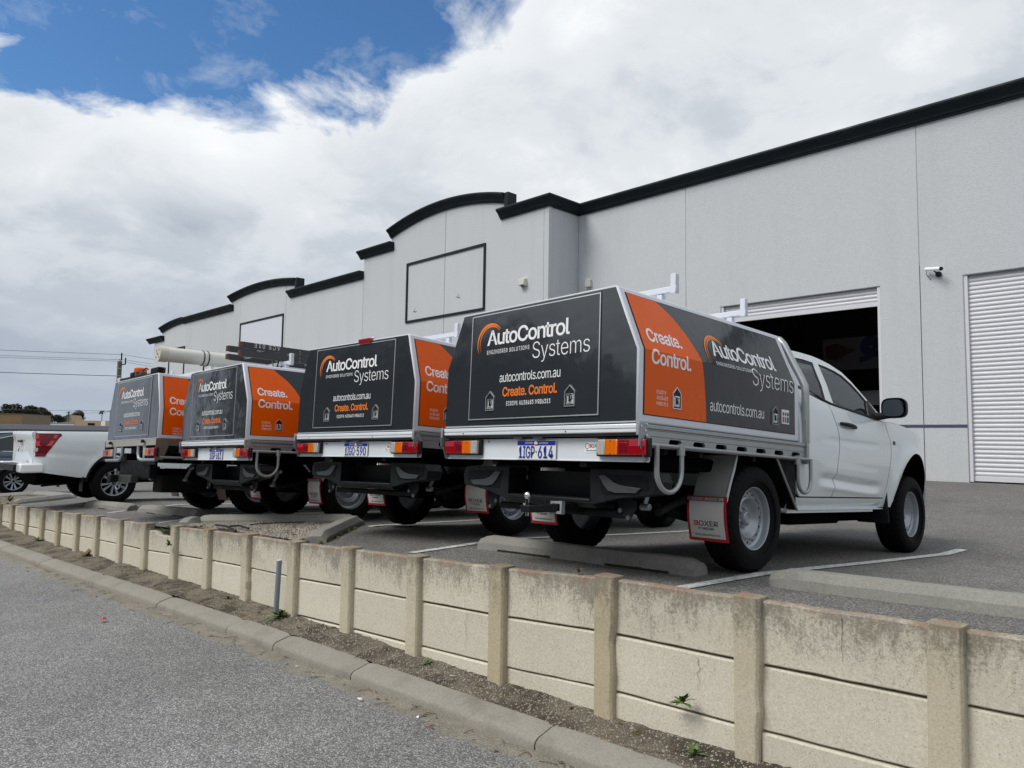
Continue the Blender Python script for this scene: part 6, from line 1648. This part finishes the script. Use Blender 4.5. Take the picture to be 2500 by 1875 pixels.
sv = empty('suv', (-24.40, 4.48, -1.645), label='blue grey SUV with a chrome window line at the far left edge', cat='SUV')
BLUE = M('blue_grey_metallic', (.075, .10, .14), .30, .35, .6, var=.03, vs=2)
def svx(y, z):
    x = sitp(z, [(.35, .86), (.5, .89), (.7, .925), (.9, .93), (1.05, .915), (1.15, .90)])
    if y < -.5: x -= .25*((-.5-y)/.5)**2.2
    if y > 3.0: x -= .35*max(0, (y-3.0)/.8)**2.5
    x -= .010*math.exp(-((z-.98)/.03)**2); return x
def archs(y):
    z = .40
    for ay in (0, 2.7):
        t = (y-ay)/.42
        if abs(t) < 1: z = max(z, .37+.43*math.sqrt(1-t*t))
    return z
for sd_ in (1, -1):
    us = sorted([i/90 for i in range(91)]+[((ay+.95+s_*.42*(1-e))/4.6) for ay in (0, 2.7) for s_ in (1, -1) for e in (0, .002, .01, .04)])
    side_patch(MB(), lambda z: -.95, lambda z: 3.65, archs, lambda y: sitp(y, [(-.95, 1.12), (0, 1.10), (2.2, 1.05), (2.9, 1.0), (3.4, .9), (3.65, .78)]), 0, 20, sd_, X=svx, us=us).obj('body_side', BLUE, sv, smooth=50)
    sg = lambda v: .90-.42*(v-1.10)
    o1 = [(-.95, 1.12), (0, 1.095), (2.2, 1.045), (2.7, 1.0), (2.0, 1.48), (1.5, 1.60), (.6, 1.655), (-.2, 1.64), (-.75, 1.56)]
    h1 = [(-.58, 1.26), (-.30, 1.16), (2.25, 1.10), (1.85, 1.44), (1.4, 1.54), (.6, 1.585), (-.1, 1.565), (-.35, 1.50)]
    b = holed([o1, h1], lambda u, v, t: (sd_*(sg(v)-t), u, v), t=.02)
    if sd_ < 0: b.f = [f[::-1] for f in b.f]
    b.obj('window_frame', BLUE, sv, smooth=0)
    flat_glass(sv, h1, sg, sd_, GLASSD, 'window_glass', -.006)
    MB().tube([(sd_*(sg(z)+.004), y, z) for y, z in [(-.62, 1.25)]+h1[:1]+h1[7:0:-1]], .010, 6).obj('chrome_strip', CHROME, sv)
    MB().tube([(sd_*(sg(1.62)+.01), y, sitp(y, [(-.7, 1.62), (.2, 1.69), (1.6, 1.66)])) for y in (-.6, -.2, .4, 1.0, 1.5)], .016, 6).obj('roof_rail', CHROME, sv)
    b = MB(); n = 26; vs = []
    for ay in (0, 2.7):
        o_ = len(vs)
        for i in range(n+1):
            a = PI*i/n; y = ay-.42*math.cos(a); z = .37+.43*math.sin(a); x = svx(y, z)
            vs += [(sd_*(x+.006), y, z), (sd_*(x+.006), ay-.37*math.cos(a), .37+.375*math.sin(a)), (sd_*(x-.3), ay-.37*math.cos(a), .37+.375*math.sin(a))]
    fs = [((f[::-1]) if sd_ > 0 else f) for k in range(2) for i in range(n) for j in range(2) for f in [(k*(n+1)*3+i*3+j, k*(n+1)*3+i*3+3+j, k*(n+1)*3+i*3+4+j, k*(n+1)*3+i*3+1+j)]]
    b.add(vs, fs); b.obj('arch_moulding', BLACKP, sv, smooth=60)
    for y in (0, 2.7):
        w_ = wheel(sv, sd_*.80, y, sd_, z=.36, kind='alloy', r=.36)
b = MB().grid(16, 14, lambda u, v: ((2*v-1)*(sg(1.64)-.002), lerp(-.80, 1.6, u), sitp(lerp(-.80, 1.6, u), [(-.8, 1.60), (-.3, 1.66), (.4, 1.675), (1.0, 1.66), (1.6, 1.60)])+.03*(1-abs(2*v-1)**2.5))); b.obj('roof', BLUE, sv, smooth=60)
MB().grid(10, 10, lambda u, v: ((2*v-1)*lerp(.68, .88, u), lerp(1.6, 2.65, u)+.08*(1-(2*v-1)**2), lerp(1.61, 1.02, u)+.03*(1-(2*v-1)**2))).obj('windscreen', GLASSD, sv, smooth=60)
MB().grid(10, 10, lambda u, v: ((2*v-1)*.84, lerp(2.5, 3.68, u)+.08*(1-(2*v-1)**2), sitp(lerp(2.5, 3.68, u), [(2.5, 1.06), (3.1, 1.0), (3.5, .88), (3.7, .75)])+.04*(1-(2*v-1)**2))).obj('bonnet', BLUE, sv, smooth=60)
MB().grid(12, 8, lambda u, v: ((2*u-1)*.74, -1.05+.14*abs(2*u-1)**3, lerp(.36, 1.14, v))).obj('tailgate', BLUE, sv, smooth=60)
MB().grid(12, 6, lambda u, v: ((2*u-1)*lerp(.78, .66, v), lerp(-.98, -.78, v), lerp(1.14, 1.60, v))).obj('rear_window', GLASSD, sv, smooth=60)
MB().grid(12, 6, lambda u, v: ((2*u-1)*.80, 3.78-.14*abs(2*u-1)**3, lerp(.32, .86, v)), True).obj('front_bumper', BLUE, sv, smooth=60)
MB().box(-.82, .82, -.85, 3.5, .30, .55).obj('underbody', VOID, sv)
MB().box(-.6, .6, -.5, 1.5, .55, 1.15).obj('seats', VOID, sv)

# ------------------------------------------------------------ far background at left
def seg3(a, b_, n=2): return [lerp(Vector(a), Vector(b_), i/n) for i in range(n+1)]
def wallseg(name, a, b_, z0, z1, th, mat, label, cat):
    a, b_ = Vector((*a, 0)), Vector((*b_, 0)); d = (b_-a); L = d.length; ang = math.atan2(d.y, d.x)
    o = empty(name, (a.x, a.y, z0), (0, 0, ang), label=label, cat=cat); return o, L
fo, L = wallseg('metal_shed', (-90.0, -3.0), (-55.5, 32.5), -2.7, .70, .1, SHED, 'long low blue grey metal shed wall across the left background', 'shed')
MB().box(0, L, 0, .12, 0, 2.98).obj('wall_sheet', SHED, fo); MB().box(0, L, -.10, .25, 3.02, 3.42).obj('eaves_panel', SHED, fo, bevel=.01); MB().box(0, L, -.06, .12, 2.94, 3.02).obj('eaves_line', SHEDD, fo)
MB().box(0, L, .25, 6, 3.36, 3.40).obj('roof_sheet', SHED, fo)
br, L = wallseg('brick_building', (-99.5, 11.8), (-94.3, 18.4), -2.8, 2.05, .2, MORTAR, 'tan brick building corner at the far left behind the shed', 'building')
MB().box(-8, L, .0, 6, 0, 4.84).obj('wall', MORTAR, br)
me = MB().box(0, .225, -.012, .1, 0, .068).mesh('brick', 0)
for r_ in range(15):
    z = 4.80-.086*(r_+1); n = int(L/.24)
    if r_ == 14: pass
    for k in range(n+1):
        if len([1 for c in br.children]) > 300: break
        x = L-.24*(k+1)+(.12 if r_ % 2 else 0)
        if x+.225 > L+.001: continue
        o = link('brick', me, BRICK, br, loc=(x, 0, z))
b = MB()
for r_ in range(15, 50):
    z = 4.80-.086*(r_+1)
    for k in range(int(L/.24)):
        b.box(L-.24*(k+1), L-.24*(k+1)+.225, -.012, .02, z, z+.068)
tag(b.obj('lower_brickwork', BRICK, br, smooth=0), kind='stuff')
MB().box(-8, L+.02, -.06, 6.1, 4.84, 4.90).obj('coping', MORTAR, br)
s_ = 1.5
tb = empty('low_tan_building', (-158, 42, -2.9), label='low tan building with a dark window beyond the shed', cat='building')
def bgbox(name, a, c, z0, z1, th, mat, par, off=Vector((158, -42, 2.9))):
    a, c = Vector((*a, 0)), Vector((*c, 0)); d = (c-a).normalized(); n_ = Vector((-d.y, d.x, 0)); q = [a, c, c+n_*th, a+n_*th]
    b = MB().add([tuple(p+Vector((0, 0, z))+off) for z in (z0, z1) for p in q], [(0, 3, 2, 1), (4, 5, 6, 7), (0, 1, 5, 4), (1, 2, 6, 5), (2, 3, 7, 6), (3, 0, 4, 7)])
    return b.obj(name, mat, par, smooth=0)
bgbox('wall', (-160.8, 40.0), (-155, 46.0), -2.9, 2.50, 6, TAN, tb); bgbox('window', (-159.0, 41.75), (-158.1, 42.7), 1.70, 2.15, .3, BLACK, tb)
bgbox('roof_trim', (-160.9, 39.9), (-154.9, 46.1), 2.45, 2.62, 6.2, TAN, tb)
bgbox('white_sign', (-157.2, 43.6), (-156.7, 44.2), 1.6, 2.55, .3, LETTER, tb)
gs = empty('grey_roofed_shed', (-166, 36, -2.9), label='grey shed with a sloping pale roof left of the tan building', cat='shed')
a, c = Vector((-166.6, 34.1, 0)), Vector((-160.9, 40.0, 0)); of = Vector((166, -36, 2.9))
b = MB().add([tuple(p+of) for p in (a+Vector((0, 0, -2.9)), c+Vector((0, 0, -2.9)), c+Vector((0, 0, 2.4)), a+Vector((0, 0, 1.72)), a+Vector((-4, 4, -2.9)), c+Vector((-4, 4, -2.9)), c+Vector((-4, 4, 2.4)), a+Vector((-4, 4, 1.72)))], [(0, 1, 2, 3), (3, 2, 6, 7), (4, 7, 6, 5), (0, 4, 5, 1)])
b.obj('wall', M('grey_shed_wall', (.22, .21, .22), .7), gs, smooth=0)
bgbox('roof_edge', (-166.7, 34.0), (-160.9, 39.9), 1.70, 1.80, .2, LETTER, gs, of).rotation_euler = (0, 0, 0)
s_ = 2.6
gb = empty('gabled_house', (-324, 79, -3), label='steep gabled house end with grey roof among the trees', cat='house'); of = Vector((324, -79, 3))
P3 = [Vector((-325.6, 77.5, 3.6)), Vector((-323.3, 79.8, 4.6)), Vector((-324.2, 78.7, 7.3))]
MB().add([tuple(p+of) for p in P3]+[tuple(p+of+Vector((-8, 6, 0))) for p in P3]+[tuple(Vector((p.x, p.y, -3))+of) for p in P3[:2]], [(0, 1, 2), (0, 2, 5, 3), (1, 4, 5, 2), (0, 6, 7, 1)]).obj('gable_wall', TAN, gb, smooth=0)
MB().add([tuple(p+of+Vector((.5, -.5, .2))) for p in (P3[0], P3[2], P3[2]+Vector((-8, 6, 0)), P3[0]+Vector((-8, 6, 0)))], [(0, 1, 2, 3)]).obj('roof', M('grey_tile_roof', (.25, .27, .28), .7), gb, smooth=0)

def leafcloud(b, c, r, n, s0, seed, flat=.8):
    rn = random.Random(seed)
    for _ in range(n):
        d = Vector((rn.gauss(0, 1), rn.gauss(0, 1), rn.gauss(0, 1))).normalized(); q = rn.random()**.4
        p = Vector(c)+Vector((d.x*r*q, d.y*r*q, d.z*r*flat*q)); s_ = s0*rn.uniform(.5, 1.4)
        u = Vector((rn.gauss(0, 1), rn.gauss(0, 1), rn.gauss(0, .5))).normalized(); v = u.orthogonal().normalized()
        b.add([p-u*s_, p+v*s_*.6, p+u*s_, p-v*s_*.6], [(0, 1, 2, 3)])
def tree(x, y, z0, top, rad, seed, label, kind='bushy_tree', blobs=7):
    h = top-z0; t = empty(kind, (x, y, z0), label=label, cat='tree', group='dark trees on the far skyline')
    rn = random.Random(seed)
    MB().tube([(0, 0, 0), (.1*rad, 0, h*.35), (.05*rad, 0, h*.7)], [.07*rad+.15, .05*rad+.1, .05*rad], 8).obj('trunk', POLEM, t)
    b = MB()
    for i in range(blobs):
        a = rn.uniform(0, 2*PI); q = rn.uniform(.2, .62)*rad
        zc = h-rad*rn.uniform(.38, .95); leafcloud(b, (math.cos(a)*q, math.sin(a)*q, zc), rad*rn.uniform(.36, .55), 420, rad*.075, seed*31+i, .75)
    b.obj('crown', LEAF, t, smooth=0)
k = 3.0
for i, (x, y, top, rad, lab) in enumerate([(-142.5*k, 26.3*k, 4.95*k, 5.0, 'tallest rounded dark tree at the left of the skyline'), (-141*k, 28.0*k, 4.68*k, 4.6, 'rounded dark tree right of the tallest skyline tree'), (-146*k, 29.6*k, 3.6*k, 4.6, 'dark tree filling the dip behind the first utility line'),
        (-151.2*k, 31.8*k, 4.35*k, 4.3, 'dark pointed tree in the middle of the skyline clump'), (-150.3*k, 33.2*k, 3.7*k, 4.0, 'mid height dark tree right of the pointed tree'), (-156*k, 35.5*k, 3.25*k, 4.0, 'low dark tree on the right slope of the clump'),
        (-158*k, 37.3*k, 2.9*k, 3.6, 'low dark tree left of the gabled house'), (-158*k, 39.3*k, 4.0*k, 4.6, 'dark rounded tree behind the gabled house'), (-140*k, 24.8*k, 3.6*k, 3.4, 'small dark tree at the left edge of the clump'), (-150*k, 27.5*k, 3.0*k, 6.0, 'broad low tree behind the brick building')]):
    tree(x, y, -3.1, top+(0 if i < 2 else 1.6), rad*1.12, 11+i, lab)
pm = empty('palm_tree', (-143.4*4, 39.8*4, -3), label='tall thin palm on the horizon', cat='palm tree')
MB().tube([(0, 0, 0), (1, 0, 8), (.5, 0, 19)], [.35, .28, .25], 8).obj('trunk', POLEM, pm)
b = MB(); rn = random.Random(5)
for i in range(26):
    a = 2*PI*i/26; el = rn.uniform(-.5, .9); pts = [Vector((.5, 0, 19.3))+Vector((math.cos(a)*math.cos(el)*t, math.sin(a)*math.cos(el)*t, math.sin(el)*t-.26*t*t)) for t in (0, .8, 1.6, 2.3)]
    sd2 = Vector((-math.sin(a), math.cos(a), 0))*.35
    for p, q in zip(pts, pts[1:]): b.add([p-sd2, p+sd2, q+sd2, q-sd2], [(0, 1, 2, 3)])
b.obj('fronds', LEAF, pm, smooth=0)
# utility poles and wires
def pole(x, y, z0, z1, r_, label, arms=True, big=False):
    o = empty('utility_pole', (x, y, z0), label=label, cat='utility pole'); h = z1-z0
    MB().tube([(0, 0, 0), (0, 0, h)], [r_*1.15, r_], 14).obj('post', POLEM, o, smooth=50)
    if big:
        MB().tube([(0, 0, h-.02), (0, 0, h+.12)], .10, 10).obj('cap', PVC, o)
        b = MB()
        for z, dx_ in ((h-.25, .42), (h+.05, .1)): b.tube([(0, 0, z), (dx_*.7, dx_*.7, z+.06)], .04, 8)
        b.tube([(.30, .30, h-.22), (.30, .30, h+.30)], .045, 8); b.tube([(.08, .08, h+.1), (.08, .08, h+.65)], .05, 8); b.tube([(-.12, 0, h-.1), (-.12, 0, h+.18)], .05, 8); b.obj('insulator', BLACK, o)
        for z in (h-.55, h-1.1): MB().tube([(0, 0, z), (0, 0, z+.05)], r_*1.12, 14).obj('band', GALV, o)
    elif arms:
        MB().box(-1.2, 1.2, -.07, .07, h-.5, h-.35).obj('crossarm', POLEM, o).rotation_euler = (0, 0, .8)
    return o
pole(-59.4, 17.5, -2.8, 5.42, .155, 'thick green grey utility pole top standing behind the fourth ute', big=True)
pole(-113.4*2.7, 27.4*2.7, -3, 3.05*2.7, .28, 'distant utility pole with a crossarm in front of the gabled house')
pole(-104.9*2.5, 21.9*2.5, -3, 2.2*2.5, .25, 'distant pale pole among the dark trees', arms=False)
pole(-98.5*2.5, 28.3*2.5, -3, 2.95*2.5, .22, 'thin far pole beside the palm')
def wires(pts_, r_, label, name='power_line'):
    b = MB()
    for a, c, sag in pts_:
        a, c = Vector(a), Vector(c); b.tube([lerp(a, c, t)-Vector((0, 0, sag*4*t*(1-t))) for t in [i/16 for i in range(17)]], r_, 5)
    return b
k = 55/45
P_ = (-59.4, 17.5)
for i, (a, c, sag, r_, lab) in enumerate([((-78, -25, 7.0), (P_[0]+.1, P_[1]+.1, 5.95), .5, .014, 'uppermost thin wire from the left edge to the thick pole'), ((-78, -25, 6.5), (P_[0]+.3, P_[1]+.3, 5.55), .45, .012, 'second thin wire from the left edge to the thick pole'),
        ((-77, -25, 6.35), (P_[0]-.1, P_[1], 5.45), .5, .012, 'third thin wire just below the second'), ((-78, -25, 4.9), (P_[0], P_[1], 4.34), .3, .022, 'thick lowest cable from the left edge to the pole'),
        ((P_[0]+.1, P_[1]+.1, 5.95), (-66, 45, 6.4), .5, .012, 'upper wire from the pole towards the warehouse'), ((P_[0]+.3, P_[1]+.3, 5.55), (-66, 45, 6.1), .5, .012, 'middle wire from the pole towards the warehouse'), ((P_[0], P_[1], 5.45), (-66, 45, 5.8), .6, .012, 'lower wire from the pole towards the warehouse'),
        ((-360, 30, 9.5), (-250, 95, 8.2), .6, .05, 'faint distant wire across the tree tops'), ((-113.4*2.7, 27.4*2.7, 7.9), (-98.5*2.5, 28.3*2.5, 7.0), .4, .04, 'faint distant wire between the far poles'), ((-104.9*2.5, 21.9*2.5, 5.3), (-113.4*2.7, 27.4*2.7, 5.0), 1.6, .05, 'sagging distant wire in front of the dark trees')]):
    tag(wires([(a, c, sag)], r_, lab).obj('power_line', WIRE, smooth=60), lab, 'wire', 'overhead wires at left')
# dense woodland and sheds across the road behind the camera (seen in the gloss of the canopies)
b = MB(); rn = random.Random(9)
for i in range(150):
    a = lerp(-2.75, .45, i/149); rr = 58+rn.uniform(-5, 9); h = (12.5 if a < -.6 else 8.0)+(6 if a < -.6 else 3)*noise.noise(Vector((i*.13, 2, 0)))+rn.uniform(-1, 1)
    leafcloud(b, (math.cos(a)*rr, math.sin(a)*rr, -1+h*.4), h*.60, 170, 1.3, 500+i, 1.0)
tag(b.obj('far_woodland', LEAF, smooth=0), 'dense dark belt of trees across the road', 'woodland', kind='stuff')
sc.cycles.max_bounces = 8; sc.cycles.diffuse_bounces = 4; sc.cycles.glossy_bounces = 4; sc.cycles.transparent_max_bounces = 12
sc.cycles.sample_clamp_indirect = 6
